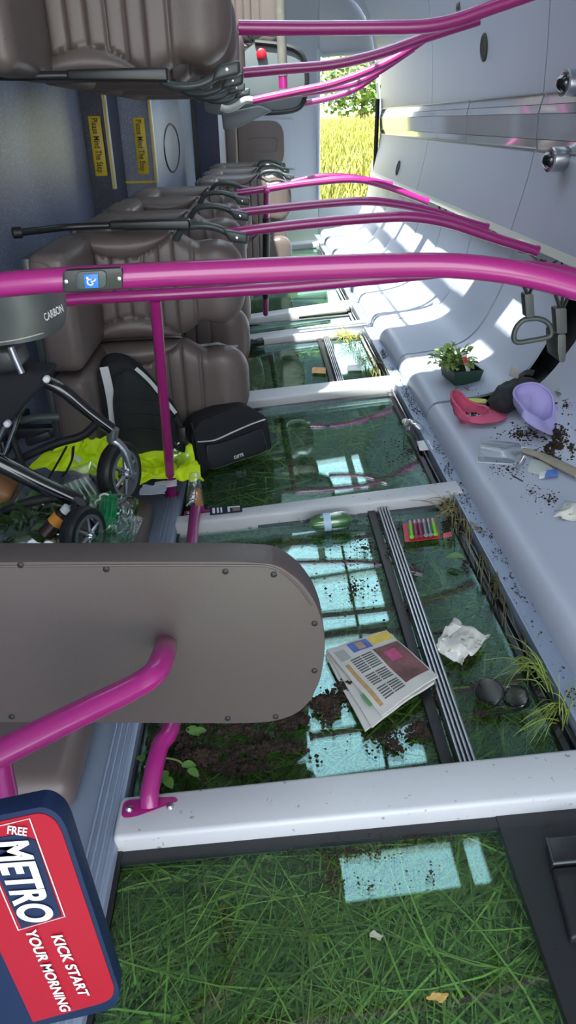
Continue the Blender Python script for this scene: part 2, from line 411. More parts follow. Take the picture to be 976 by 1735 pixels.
for a, b in ((-.9, 3.315), (3.335, 4.45), (4.47, 7.55)):
    s = MB()
    for (x0, z0), (x1, z1) in (((1.196, 1.075), (1.186, 1.112)), ((1.186, 1.114), (1.180, 1.205)), ((1.180, 1.207), (1.186, 1.238)), ((1.186, 1.240), (1.196, 1.277))):
        s.prism([(x0, a, z0), (x1, a, z1), (x1 + .01, a, z1), (x0 + .01, a, z0)], (0, b - a, 0))
    s.build('light_strip', STRIPM, ceil, smooth=False)
    e = MB()
    for z in (1.073, 1.279): e.box((1.192, (a + b) / 2, z), (.012, b - a, .005))
    e.build('strip_edge', ALU, ceil)
# holes, slots
def roofx(z):
    for P in (LOW, UPP):
        for (x0, z0), (x1, z1) in zip(P, P[1:]):
            if z0 <= z <= z1: return x0 + (x1 - x0) * (z - z0) / (z1 - z0), (x1 - x0) / (z1 - z0)
    return 1.192, 0.0
def onroof(px, py):
    x = 1.18
    for _ in range(5): p = at(0, x, px, py); x, k = roofx(p.z)
    return at(0, x, px, py), Vector((-1, 0, k)).normalized()
def roofdisc(px, py, x, r, label, up):
    p, ax = onroof(px, py); d = MB().lathe(p, ax, [(.004, r), (.012, r), (.014, r * .9), (.010, r * .85), (.010, .001)], 28)
    tag(d.build('round_speaker', mat('brown_black', (.03, .024, .022), .6)), label, 'speaker')
roofdisc(823, 80, 1.178, .062, 'dark round speaker recess in the roof panel above the glossy strip', 1)
roofdisc(676, 285, 1.148, .055, 'dark round speaker recess in the roof panel below the glossy strip', 0)
for px, py, lab in ((779, 10, 'small dark slot in the roof panel at the very top of the photo'), (670, 76, 'smaller dark slot near the rear of the roof, above the glossy strip')):
    p, ax = onroof(px, py); tag(MB().box(p + ax * .008, (.01, .07, .035), bev=.003).build('roof_vent', BLKP), lab, 'vent')
# dome cameras
def dome(px, py, x, lab):
    p = at(0, x, px, py); ax = Vector((-1, -.12, 0))
    t = thing('dome_camera', lab, 'camera', p)
    MB().lathe(p, ax, [(-.01, .044), (.055, .044), (.062, .041), (.062, .001)], 32).build('housing', ALU, t)
    MB().lathe(p, ax, [(.060, .043), (.068, .043), (.070, .034), (.064, .033)], 32, cap=False).build('rim', CHROME, t)
    MB().lathe(p, ax, [(.062, .034), (.074, .031), (.084, .023), (.091, .010), (.092, .001)], 24).build('lens_dome', GLB, t)
dome(984, 140, 1.190, 'silver dome camera on the roof above the glossy strip')
dome(958, 270, 1.188, 'silver dome camera on the roof just below the glossy strip')
# upper side wall with its windows (seen only in the reflections)
zu = 2.40
uw = MB()
ux = [(-.98, -.30), (.61, .68), (.77, 1.1)]
for x0, x1 in ux: uw.box(((x0 + x1) / 2, 3.95, zu + .02), (x1 - x0, 9.7, .06))
ups = [(2.24, 2.50), (3.06, 4.36), (4.48, 5.20), (5.26, 5.86), (6.0, 6.62), (6.75, 7.62)]  # unseen near end left windowless to keep the sun off the near cove
edges = [-.9] + [v for ab in ups for v in ab] + [8.8]
for y0, y1 in zip(edges[::2], edges[1::2]): uw.box((.30, (y0 + y1) / 2, zu + .02), (1.24, y1 - y0, .062))
struct(uw.build('wall_upper', PILL))
for i, (y0, y1) in enumerate(ups):
    if 0 < i < 5:
        br = MB()  # added bars, placed to break up the sun patches on the cove
        br.box((.36, (y0 + y1) / 2, zu + .02), (.022, y1 - y0, .03))
        struct(br.build('trim_%d' % (30 + i), BLK, smooth=False))
    g = MB().box((.28, (y0 + y1) / 2, zu + .04), (1.18, y1 - y0 + .02, .006)).build('window_%d' % (11 + i), UG, smooth=False); struct(g)
# rear wall, rear bench surround, rear window
YR = 8.72
rw = MB()
def rbox(x0, x1, z0, z1, y=YR, d=.08, mi=0): rw.box(((x0 + x1) / 2, y + d / 2, (z0 + z1) / 2), (x1 - x0, d, z1 - z0), bev=.006)
rbox(-.95, .70, -.1, 2.45); rbox(.70, 1.42, 1.78, 2.45); rbox(.70, 1.42, -.15, .36); 
struct(rw.build('wall_rear', CREAM))
wf = MB().tube([Vector((x, YR - .005, z)) for x, z in ((.70, .40), (.70, 1.74), (.74, 1.78), (1.15, 1.80), (1.28, 1.70), (1.33, 1.5), (1.36, 1.2))], .02, 8, smooth=4)
struct(wf.build('window_20', CREAM))
rs = MB().tube([Vector((1.165, 7.62, z)) for z in (.72, .9, 1.1, 1.3, 1.36)], [.02, .04, .045, .045, .02], 8, smooth=4); struct(rs.build('trim_21', BLK))
rc = MB().sheet(lambda u, v: Vector((.92 + .40 * math.sin(v * PI / 2), 7.6 + 1.1 * u, 2.30 - .62 * (1 - math.cos(v * PI / 2)) * 1.25)), 8, 12, .02); struct(rc.build('wall_rear_corner', CREAM))
struct(MB().box((-.50, 8.30, 1.2), (.27, .06, 2.4)).build('trim_22', NAVYV)); struct(MB().box((-.615, 8.255, 1.2), (.06, .04, 2.4)).build('trim_23', BLKP))
# ------------------------------------------------------------------ seats (bus 'up' is +X, they face the camera, -Y)
UP0, UP1 = -.70, -.055                                   # foot and head of the backrest
def make_seat(aisle, sgn, mesh_cache={}):
    """sgn: which side of the pair the aisle edge lies (+1: +Z)"""
    root = thing('coach_seat', 'x', 'seat', (XF, 0, 0))
    W0 = .190
    def hw(s):
        if s < .60: return W0 - .012 * max(0, (.12 - s) / .12) ** 2
        if s < .76: t = (s - .60) / .16; t = t * t * (3 - 2 * t); return W0 + (.142 - W0) * t
        if s < .86: return .142 + .010 * math.sin((s - .76) / .10 * PI / 2)
        t = (s - .86) / .14; return .152 * max(.0, 1 - (t ** 2.6)) ** .5 * .62 + .152 * .38 * (1 - t * .35)
    def boundary(s):
        return hw(s) - .088 * math.sin(PI * min(1, max(0, (s - .06) / .56))) ** .8 if .06 < s < .62 else hw(s)
    chan = [.10 + .085 * k for k in range(7)]
    def front(s, t):
        w = hw(s); z = w * t; e = min(s / .06, (1 - s) / .07, 1); e = math.sqrt(max(0, 1 - (1 - e) ** 2))
        d = .070 * (1 - abs(t) ** 7) ** .5 * (.25 + .75 * e)
        b = boundary(s); az = abs(z)
        if .06 < s < .62:
            if az > b: d += .020 * math.sin(min(1, (az - b) / max(.02, w - b)) * PI * .8)
            d -= .010 * math.exp(-((az - b) / .0045) ** 2)
        if az < b and s < .66:
            for c in chan: d -= .0065 * math.exp(-((s - c) / .0050) ** 2) + .002 * math.exp(-((s - c) / .018) ** 2)
        d += .016 * math.exp(-((s - .86) / .10) ** 2)
        d -= .006 * math.exp(-((s - .715) / .010) ** 2)
        return d
    NS, NT = 200, 50
    vs = []; fs = []; ss = [(1 - math.cos(PI * i / (NS - 1))) / 2 * .35 + .65 * i / (NS - 1) for i in range(NS)]
    for s in ss:
        x = UP0 + (UP1 - UP0) * s; lean = .075 * s
        for j in range(NT):
            q = -math.cos(PI * j / (NT - 1)) * .45 + .55 * (2 * j / (NT - 1) - 1); vs.append((x, lean - front(s, q), hw(s) * q))
        for j in range(8):
            q = 1 - 2 * (j + .5) / 8; vs.append((x, lean + .030, hw(s) * q * .98))
    R = NT + 8
    for i in range(NS - 1):
        for j in range(R): fs.append((i * R + j, i * R + (j + 1) % R, (i + 1) * R + (j + 1) % R, (i + 1) * R + j))
    fs.append(tuple(range(R))); fs.append(tuple((NS - 1) * R + j for j in range(R)))
    MB().add(vs, fs).build('backrest', LEA, root, ang=60)
    sh = MB().sheet(lambda u, v: Vector((UP0 + .02 + (UP1 - UP0 - .06) * u, .048 + .075 * u + .02 * (1 - (2 * v - 1) ** 4), (hw(min(.93, u)) * .93) * (2 * v - 1))), 16, 12, .014)
    sh.build('back_shell', LEA, root)
    c = MB().box((-.642, -.215, 0), (.125, .44, .372), bev=.036, seg=5)
    cu = c.build('cushion', LEA, root)
    for q in (-1, 1): MB().tube([Vector((-.584, -.425, .10 * q)), Vector((-.64, -.438, .155 * q)), Vector((-.69, -.428, .165 * q))], .0018, 6, smooth=4).build('seam', LEA, cu)
    MB().box((-.715, -.20, 0), (.03, .40, .34), bev=.008).build('seat_pan', DGREY, root)
    g = MB(); g.box((-.825, -.16, -.10 * sgn), (.24, .05, .04), bev=.006); g.box((-.94, -.16, -.10 * sgn), (.016, .34, .06), bev=.004); g.build('leg', BLKP, root)
    if aisle:
        zo = sgn
        h = MB().tube([Vector((-.295, .0, .155 * zo)), Vector((-.262, -.015, .196 * zo)), Vector((-.20, -.022, .206 * zo)), Vector((-.14, -.02, .196 * zo)), Vector((-.09, -.012, .168 * zo))], .0125, 12, smooth=5)
        h.prism([Vector((-.125, -.035, .195 * zo)), Vector((-.035, -.035, .178 * zo)), Vector((-.035, -.035, .140 * zo)), Vector((-.100, -.035, .150 * zo))], (0, .055, 0), .010)
        h.build('grab_handle', DGREY, root)
        MB().lathe((-.075, -.036, .164 * zo), (0, -1, 0), [(0, .005), (.002, .005), (.003, .001)], 10).build('screw', CHROME, root)
    return root
def armrest(root, zc, zo, y):
    a = MB(); z = zc + .215 * zo; x0, x1 = -.765, -.235
    a.prism([Vector((x0 + .25, y - .03, z - .012)), Vector((x1, y - .03, z - .020)), Vector((x1, y - .03, z + .016)), Vector((x0 + .25, y - .03, z + .014))], (0, .05, 0), .007)
    a.tube([Vector((x0 - .03, y - .15, z)), Vector((x0 + .03, y - .10, z)), Vector((x0 + .12, y - .03, z)), Vector((x0 + .30, y - .01, z))], .012, 10, smooth=5)
    ar = a.build('armrest', BLKP, root)
    MB().lathe((x0 - .045, y - .155, z), (1, .4, 0), [(0, .012), (.004, .018), (.03, .018), (.034, .012)], 14).build('pivot_cap', BLK, ar)
DX = .315
rowsL = [(2.70, 0), (3.36, 0), (4.02, 0), (4.66, .02), (5.7, DX), (6.5, DX), (7.3, DX)]
rowsU = [(2.52, 0), (3.18, 0), (3.84, 0), (4.50, .02), (6.3, DX), (7.1, DX)]
tall = ['front', 'second', 'third', 'fourth', 'fifth', 'sixth', 'last']
pA = make_seat(True, 1); pW = make_seat(False, 1); pU = make_seat(True, -1); pV = make_seat(False, -1)
def place(proto, used, y, dx, z, label, group):
    loc = (XF + dx, y, z)
    if not used: proto.location = Vector(loc); proto['label'] = label; proto['group'] = group; return proto
    return dup(proto, loc, label, group)
for i, (y, dx) in enumerate(rowsL):
    place(pA, i, y, dx, .675, 'brown leather aisle seat, %s of the lower row counted from the camera' % tall[i], 'seats in the lower row')
    place(pW, i, y, dx, .285, 'brown leather window seat by the grassy windows, %s from the camera' % tall[i], 'seats in the lower row')
for i, (y, dx) in enumerate(rowsU):
    _s = place(pU, i, y, dx, 1.50, 'brown leather aisle seat of the upper row, %s from the camera' % tall[i], 'seats in the upper row')
    if i == 2: third_upper = _s
    place(pV, i, y, dx, 1.90, 'brown leather upper row window seat at the top edge, %s from the camera' % tall[i], 'seats in the upper row')
# the front aisle seats have folded-up armrests
firstL = pA; firstU = pU
armrest(firstL, .675, 1, 2.68)
armrest(firstU, 1.535, -1, 2.36)
# one grey seat shell facing the rear, with its flap and a seat-back table, on the upper side
t = thing('rear_facing_seat', 'grey plastic shell of a rear facing seat with black rim on the upper side', 'seat', (-.1, 5.3, 1.5))
sy = 4.95
o1 = [(432, 72), (470, 76), (500, 84), (515, 100), (520, 128), (518, 158), (508, 182), (480, 190), (430, 192), (380, 196), (345, 190), (350, 150), (400, 100)]
P = rrect([ay(x, y, sy) for x, y in o1], .04); MB().prism(P, (0, .05, 0), .010).build('shell', MGREY, t)
MB().tube([p + Vector((0, -.004, 0)) for p in spline([ay(x, y, sy) for x, y in o1[:9]], 4)], .014, 8).build('rim', BLK, t)
fl = [(378, 220), (392, 222), (462, 188), (440, 178), (375, 192)]
MB().prism([ay(x, y, sy - .12) for x, y in fl], (0, .10, 0), .012).build('flap', MGREY, t)
pd_ = ay(380, 150, sy + .1); MB().box(((-.63 + pd_.x) / 2, sy + .10, 1.48), (pd_.x + .63 + .06, .06, .12), bev=.01).build('pedestal', DGREY, t)
MB().lathe(ay(443, 92, sy - .005), (0, -1, 0), [(0, .03), (.012, .03), (.018, .02), (.018, .001)], 16).build('release_button', mat('red_button', (.45, .01, .03), .4), t)
# rear bench pads (brown, on pale mounts)
for (x0, y0, x1, y1), lab in (((390, 205, 482, 284), 'brown rear bench seat back beside the aisle below the rear window'), ((392, 292, 486, 340), 'brown rear bench seat back half hidden behind the lower seats')):
    Y = 8.60; t = thing('bench_seat', lab, 'seat', ay(x0, (y0 + y1) / 2, Y), 'rear bench seats')
    a, b = ay(x0 + 12, y0, Y), ay(x1, y1, Y); R_ = rrect([Vector((a.x, Y, a.z)), Vector((b.x, Y, a.z)), Vector((b.x, Y, b.z)), Vector((a.x, Y, b.z))], [.02, .16, .16, .02])
    bk = MB().prism(R_, (0, .09, 0), .03).build('backrest', LEA, t)
    MB().tube(rrect([Vector((a.x + .12, Y - .002, a.z - .16)), Vector((a.x + .42, Y - .002, a.z - .16)), Vector((a.x + .42, Y - .002, b.z + .16)), Vector((a.x + .12, Y - .002, b.z + .16))], .03), .006, 6).build('seam', LEA, bk)
    MB().box((a.x - .07, Y - .10, (a.z + b.z) / 2), (.13, .42, a.z - b.z), bev=.035, seg=4).build('cushion', LEA, t)
    MB().box(((a.x + b.x) / 2 + .05, Y + .098, (a.z + b.z) / 2), (b.x - a.x + .12, .012, a.z - b.z + .015), bev=.004).build('mount', CREAM, t)

# ------------------------------------------------------------------ pink grab rails
def rail(name, pts, Y, r, label, group, stub=True, extra=None, start=None):
    P = [ay(x, y, Y) for x, y in pts] + [Vector(e) for e in (extra or [])]
    o = MB().tube(P, r, 18, smooth=8).build(name, PINK, ang=60); tag(o, label, 'grab rail', group)
    return o
gL, gU = 'pink grab rails above the lower seats', 'pink grab rails of the upper seats'
RA = rail('grab_rail', [(383, 396), (450, 387), (540, 377), (640, 369), (700, 368), (760, 378), (830, 401), (908, 425)], 2.70, .0178, 'dark pink grab rail leaving the frontmost lower aisle seat, longest of the four stubs', gL)
RB = rail('grab_rail', [(396, 361), (460, 354), (540, 346), (610, 341), (660, 344), (730, 358), (824, 386)], 3.36, .0178, 'pink grab rail with bright sunlit tip from the second lower aisle seat', gL)
RC = rail('grab_rail', [(402, 327), (450, 320), (530, 309), (600, 304), (650, 314), (724, 342)], 4.05, .0178, 'pink grab rail from the third lower aisle seat holding the black sleeved pole', gL)
RD = rail('grab_rail', [(494, 309), (541, 299), (595, 300), (665, 313)], 5.0, .0178, 'rearmost short pink grab rail above the lower seats, in front of the rear window', gL)
for Rr, Y, px, py in ((RA, 2.70, 906, 424), (RB, 3.36, 822, 385), (RC, 4.05, 722, 341)):
    p = ay(px, py, Y); MB().lathe(p, (1, 0, -.35), [(0, .020), (.012, .020), (.014, .014), (.014, .001)], 14).build('end_cap', PINK, Rr)
rail('grab_rail', [(404, 47), (520, 48), (640, 47), (715, 45), (770, 35), (830, 14), (905, -12)], 2.50, .019, 'thickest upper pink grab rail crossing the top of the photo with sunlit bands', gU)
rail('grab_rail', [(413, 123), (480, 117), (560, 110), (640, 92), (725, 62), (812, 34)], 3.16, .018, 'second upper pink grab rail, just under the thick sunlit one', gU)
rail('grab_rail', [(428, 171), (500, 156), (560, 143), (620, 122), (670, 98), (722, 64)], 3.82, .018, 'third upper pink grab rail starting at the pale curved handle', gU)
rail('grab_rail', [(512, 158), (560, 151), (600, 142), (640, 122), (700, 82)], 4.48, .018, 'fourth upper pink grab rail in front of the rear window', gU)
rail('grab_rail', [(516, 175), (560, 166), (600, 152), (640, 125)], 5.0, .018, 'lowest and rearmost upper pink grab rail crossing the rear window', gU)
# pale curved handle at the upper row
MB().tube([ay(x, y, 3.82) for x, y in ((374, 182), (385, 185), (400, 180), (415, 170), (430, 170))], .016, 10, smooth=5).build('curved_handle', mat('pale_handle', (.55, .56, .52), .4), third_upper, 'pale curved handle in the sun')
# big foreground stanchion with stop button
Y1 = 1.06
P1 = [(-60, 489), (40, 479), (110, 474), (260, 466), (420, 459), (560, 453), (660, 450), (760, 450), (840, 457), (910, 470), (990, 492)]
r1 = rail('stanchion', P1, Y1, .0175, 'thick pink stanchion crossing the whole photo, nearest the camera, with stop button', None, extra=[(.78, Y1, .885), (1.0, Y1, .80), (1.16, Y1, .735)]); r1['category'] = 'stanchion'
bp = [ay(x, y, Y1 - .022) for x, y in ((106, 459), (207, 454), (207, 489), (106, 495))]
sb = thing('stop_button', 'black stop button housing with blue wheelchair sticker on the thick pink stanchion', 'button', bp[3])
MB().prism(rrect(bp, .006), (0, .030, 0), .004).build('housing', BLKP, sb)
bp2 = [ay(x, y, Y1 - .026) for x, y in ((128, 461), (180, 458), (180, 488), (128, 491))]
MB().prism(rrect(bp2, .008), (0, .01, 0), .003).build('button_plate', DGREY, sb)
bp3 = [ay(x, y, Y1 - .0285) for x, y in ((141, 465), (166, 464), (167, 488), (144, 489))]
bl = MB().prism(bp3, (0, .004, 0), .0006).build('button', BLUEM, sb)
def q(x, y): return ay(x, y, Y1 - .0295)
wc = MB(); wc.tube([q(x, y) for x, y in ((150, 473), (148, 477), (150, 482), (155, 483), (158, 480))], .0012, 6, smooth=4)
wc.tube([q(x, y) for x, y in ((149, 474), (154, 473), (155, 478), (161, 475), (162, 472))], .0012, 6); wc.lathe(q(148, 471), (0, -1, 0), [(0, .0018), (.001, .0018)], 8)
wc.build('wheelchair_symbol', WHT, bl)
for x, y in ((112, 477), (202, 472)): MB().lathe(ay(x, y, Y1 - .022), (0, -1, 0), [(0, .0032), (.002, .003), (.003, .001)], 10).build('screw', CHROME, sb)
# second stanchion with its cross pole down to the sill
Y2 = 2.05
t = thing('stanchion', 'thinner pink stanchion just under the thick one, with a vertical branch pole', 'stanchion', ay(285, 840, Y2))
MB().tube([ay(x, y, Y2) for x, y in ((102, 530), (104, 514), (120, 508), (200, 503), (320, 497), (480, 487), (620, 474), (720, 464), (800, 455), (880, 451), (940, 457), (1000, 472))] + [Vector((1.05, Y2, .74)), Vector((1.15, Y2, .71))], .0165, 16, smooth=7).build('rail', PINK, t)
bt = gl(291, 838, .025)
MB().tube([ay(263, 508, Y2), bt], .0165, 16).build('branch_pole', PINK, t)
MB().lathe(bt, (0, 0, 1), [(-.03, .028), (.004, .028), (.008, .018)], 16).build('foot_flange', PINK, t)
# sleeved poles
t = thing('sleeved_pole', 'black sleeved pole with pink ends hanging from the third lower rail to the sill', 'pole', ay(450, 530, 4.7))
a, b = ay(452, 322, 4.05), ay(450, 532, 4.75)
MB().tube([a, a.lerp(b, .22)], .017, 12).build('pole_end', PINK, t); MB().tube([a.lerp(b, .78), b], .017, 12).build('pole_end', PINK, t)
MB().tube([a.lerp(b, .18), a.lerp(b, .83)], .0205, 12).build('sleeve', BLK, t)
MB().box(a, (.03, .05, .03), bev=.006).build('clamp', PINK, t)
t = thing('sleeved_pole', 'grey worn sleeved pole with pink end between the upper seats at the top', 'pole', ay(478, 150, 4.6))
a, b = ay(474, -20, 4.6), ay(480, 150, 4.6)
MB().tube([a, a.lerp(b, .87)], .026, 12).build('sleeve', mat('worn_grey_sleeve', (.16, .15, .13), .8, var=.4, vscale=25), t)
MB().tube([a.lerp(b, .85), b], .024, 12).build('pole_end', PINK, t)
# low rail between the pillars, behind the padded board
a0 = gl(338, 868, .022); a1 = gl(254, 1366, .045)
t = thing('sill_rail', 'pink tube bolted to two white pillars, passing behind the padded board', 'grab rail', a1)
MB().tube([a0, a0 + Vector((.0, -.03, .035)), a0 + Vector((-.005, -.14, .045)), a1 + Vector((.035, .25, .052)), a1 + Vector((.012, .10, .05)), a1 + Vector((0, .02, .02)), a1], .0185, 16, smooth=6).build('tube', PINK, t)
for p in (a0, a1):
    fz = MB(); fz.prism(rrect([p + Vector((-.055, -.02, -.012 - .004)), p + Vector((.055, -.02, -.008 - .004)), p + Vector((.055, .02, -.008)), p + Vector((-.055, .02, -.012))], .015), (0, 0, .010), .002)
    f = fz.build('flange', PINK, t)
    for s in (-.04, .04): MB().lathe(p + Vector((s, -.002, -.004)), (0, 0, 1), [(0, .008), (.004, .008), (.008, .004), (.008, .001)], 10).build('bolt', CHROME, f)
# padded board and its bracket
YB = 1.0
o1 = [(-150, 954), (0, 953), (200, 952), (400, 952), (470, 956), (510, 985), (535, 1020), (549, 1060), (551, 1100), (544, 1150), (525, 1190), (500, 1212), (460, 1224), (400, 1226), (200, 1225), (0, 1224), (-150, 1223)]
board = thing('padded_board', 'large brown padded partition board with rounded end in the foreground', 'partition', ay(300, 1225, YB))
MB().prism(rrect([ay(x, y, YB) for x, y in o1], .02, 3), (0, .062, 0), .008).build('panel', LEA2, board, ang=50)
MB().tube([ay(x, y, YB - .0005) for x, y in ((-150, 961), (200, 958), (400, 958), (462, 962), (502, 990), (528, 1025))], .0022, 6, smooth=4).build('seam', LEA2, board)
for x, y in ((35, 957), (180, 964), (382, 968), (464, 973), (533, 1056), (533, 1136), (467, 1214), (386, 1217), (20, 1214)):
    MB().lathe(ay(x, y, YB), (0, -1, 0), [(0, .0055), (.002, .0055), (.0035, .003), (.0035, .0005)], 12).build('rivet', BLK, board)
pb = [ay(281, 1092, YB + .01), ay(277, 1110, YB - .07), ay(262, 1140, YB - .12), ay(225, 1165, YB - .15), ay(150, 1202, YB - .20), ay(60, 1246, YB - .255), ay(-40, 1296, YB - .31)]
t = thing('board_bracket', 'thick bent pink tube reaching from the padded board towards the lower left', 'bracket', pb[0])
MB().tube(pb, .0200, 20, smooth=8).build('tube', PINK, t)
MB().tube([ay(0, 1285, YB - .29), ay(3, 1310, YB - .29), ay(10, 1345, YB - .29), ay(14, 1385, YB - .29)], .0165, 16, smooth=4).build('tube', PINK, t)

# ------------------------------------------------------------------ red and blue newspaper sign
YS = .45
def sg(x, y, o=0.0): return ay(x, y, YS - o)
t = thing('newspaper_sign', 'red and navy METRO sign board at the lower left corner', 'sign', sg(60, 1735))
o1 = [(-90, 1400), (75, 1366), (100, 1380), (112, 1400), (203, 1680), (200, 1700), (185, 1712), (40, 1745), (-90, 1790)]
MB().prism(rrect([sg(x, y) for x, y in o1], [0, .01, .01, .01, .012, .01, .012, 0, 0], 5), (0, .02, 0), .004).build('board', NAVY, t)
o2 = [(-90, 1412), (70, 1377), (92, 1388), (104, 1408), (194, 1675), (190, 1690), (176, 1699), (56, 1732), (0, 1612), (-90, 1560)]
MB().prism(rrect([sg(x, y, .001) for x, y in o2], [0, .012, .01, .01, .012, .01, .012, 0, 0, 0], 5), (0, .002, 0)).build('red_panel', RED, t, smooth=False)
o3 = [(-60, 1412), (51, 1387), (110, 1553), (32, 1577), (-60, 1390)]
bx = [sg(x, y, .0020) for x, y in ((-40, 1409), (50, 1387), (110, 1553), (31, 1576))]
MB().tube(bx + [bx[0]], .0006, 6).build('white_outline', WHT, t)
bx2 = [sg(x, y, .0018) for x, y in ((-30, 1425), (29, 1414), (60, 1424), (104, 1552), (36, 1573))]
MB().prism(bx2, (0, .002, 0)).build('navy_panel', NAVY, t, smooth=False)
def st(name, body, a, b, up, m, bold, h=None):
    A, B, U = sg(*a, .0030), sg(*b, .0030), sg(a[0] + up[0], a[1] + up[1], .0030)
    L = (B - A).length; hh = (U - A).length
    text(name, body, A, B - A, U - A, hh / .70, m, t, bold, .0002, fit=L)
st('lettering', 'METRO', (-14, 1428), (38, 1564), (52, -17), WHT, .035)
st('lettering', 'FREE', (12, 1412), (45, 1416), (4, -13), WHT, .02)
st('lettering', 'KICK START', (87, 1586), (135, 1688), (15, -6), WHT, .025)
st('lettering', 'YOUR MORNING', (42, 1576), (104, 1714), (16, -5), WHT, .025)
# ------------------------------------------------------------------ loose things that fell on the low side
rnd = random.Random(5)
# two tip-up seat cushions against the sill
def tipseat(x0, x1, y0, y1, lab):
    t = thing('tip_up_seat', lab, 'seat', ((x0 + x1) / 2, (y0 + y1) / 2, -.02), 'tip-up seats by the sill')
    z = -.005
    MB().box(((x0 + x1) / 2, (y0 + y1) / 2, z + .035), (x1 - x0, y1 - y0, .09), bev=.036, seg=5).build('cushion', LEA, t)
    MB().box(((x0 + x1) / 2 - .02, (y0 + y1) / 2, z - .014), (x1 - x0 - .03, y1 - y0 - .02, .02), bev=.006).build('seat_pan', DGREY, t)
tipseat(-.70, -.405, .965, 1.36, 'brown tip-up seat cushion below the padded board beside the grey sill')
tipseat(-.74, -.39, 1.72, 2.18, 'brown tip-up seat cushion under the stroller wheels behind the padded board')
# thin black cable by the lower tip-up seat
tag(MB().tube([Vector((-.60, 1.05, .10)), Vector((-.575, 1.03, .03)), Vector((-.60, 1.0, .0)), Vector((-.66, .95, .0))], .006, 8, smooth=6).build('seat_strap', BLK), 'thin black strap looping beside the lower tip-up seat', 'strap')

# stroller ------------------------------------------------------------
def sy_(x, y, Y): return ay(x, y, Y)
st_ = thing('stroller', 'overturned black pushchair with grey curved handle and two front wheels', 'stroller', (-.66, 2.0, .05))
def T(name, pts, Y, r, m=BLKP, n=12, flat=None, par=None, k=5, dY=0.0):
    P = [ay(x, y, Y + dY * i / max(1, len(pts) - 1)) for i, (x, y) in enumerate(pts)]
    return MB().tube(P, r, n, smooth=k, flat=flat).build(name, m, par or st_)
T('frame_tube', [(30, 628), (75, 645), (110, 664), (150, 698), (190, 728)], 1.98, [.020, .018], GLB)
T('frame_tube', [(-30, 770), (20, 795), (70, 820), (136, 851)], 1.72, [.026, .022], GLB)
T('curved_brace', [(20, 786), (60, 766), (100, 750), (140, 738), (165, 716)], 1.96, .0125, BLK)
T('curved_brace', [(-20, 880), (30, 857), (70, 846), (110, 843), (132, 852)], 1.74, .013, BLK)
T('cross_bar', [(34, 713), (60, 708), (102, 706)], 1.95, .011, DGREY)
T('steel_rod', [(42, 676), (26, 722), (6, 776)], 1.88, .0055, CHROME)
T('steel_rod', [(18, 588), (27, 610), (37, 632)], 1.66, .0075, ALU)
T('rear_leg', [(10, 720), (28, 760), (38, 790)], 1.92, .010, BLK)
T('steel_rod', [(-12, 770), (8, 722), (26, 690)], 1.84, .006, ALU)
MB().prism([ay(x, y, 1.80) for x, y in ((-40, 640), (20, 630), (84, 632), (78, 650), (40, 690), (14, 722), (-40, 735))], (0, .10, 0), .012).build('seat_fabric', CLOTHB, st_)
MB().prism([ay(x, y, 1.74) for x, y in ((-40, 592), (18, 592), (26, 612), (34, 634), (-40, 640))], (0, .12, 0), .015).build('chassis_hub', BLKP, st_)
MB().lathe(ay(80, 641, 1.79), (0, -1, 0), [(0, .009), (.012, .009), (.016, .005), (.016, .001)], 12).build('end_button', WHT, st_)
MB().lathe(ay(14, 716, 1.79), (0, -1, 0), [(0, .009), (.014, .009), (.018, .005), (.018, .001)], 12).build('end_button', WHT, st_)
for pp in ([(112, 758), (100, 780), (84, 808)], [(124, 758), (122, 778), (112, 800), (106, 806)]):
    P = [ay(x, y, 1.92) for x, y in pp]; MB().tube(P, .013, 8, smooth=4, flat=.25).build('strap', CLOTHB, st_)
# dark wheel guards + wheels
def wheel(c, ax, R_, wdt):
    ax = Vector(ax).normalized(); c = Vector(c)
    ty = MB().lathe(c - ax * wdt / 2, ax, [(0, R_ * .72), (0, R_ * .93), (wdt * .15, R_ * .99), (wdt * .33, R_), (wdt * .36, R_ * .975), (wdt * .40, R_), (wdt * .60, R_), (wdt * .64, R_ * .975), (wdt * .67, R_), (wdt * .85, R_ * .99), (wdt, R_ * .93), (wdt, R_ * .72), (wdt * .5, R_ * .68), (0, R_ * .72)], 40, cap=False).build('tyre', BLK, st_)
    rim = MB(); 
    rim.lathe(c - ax * wdt * .4, ax, [(0, R_ * .60), (0, R_ * .74), (wdt * .95, R_ * .74), (wdt * .95, R_ * .62), (0, R_ * .60)], 40, cap=False)
    up = Vector((0, 0, 1)); u = ax.cross(up).normalized(); w = ax.cross(u)
    for k in range(6):
        a = k * PI / 3 + .3; d = u * math.cos(a) + w * math.sin(a); rim.tube([c + ax * wdt * .5 + d * R_ * .08, c + ax * wdt * .42 + d * R_ * .68], [R_ * .085, R_ * .05], 8)
    rim.build('rim', ALU, st_)
    MB().lathe(c + ax * wdt * .1, ax, [(0, R_ * .18), (wdt * .6, R_ * .17), (wdt * .75, R_ * .10), (wdt * .75, .001)], 20).build('hub_cap', CHROME, st_)
wc1 = ay(203, 802, 1.98); wc2 = ay(141, 905, 1.62)
wheel(wc1, (.93, -.36, .05), .100, .042)
wheel(wc2, (.90, -.43, .05), .075, .040)
for c, Y, a in ((wc1, 1.98, [(192, 726), (190, 745), (200, 752), (214, 770), (222, 800)]), (wc2, 1.66, [(136, 850), (128, 862), (140, 870), (156, 878), (164, 910)])):
    T('wheel_fork', a, Y, [.018, .011], GLB if Y < 1.8 else ALU)
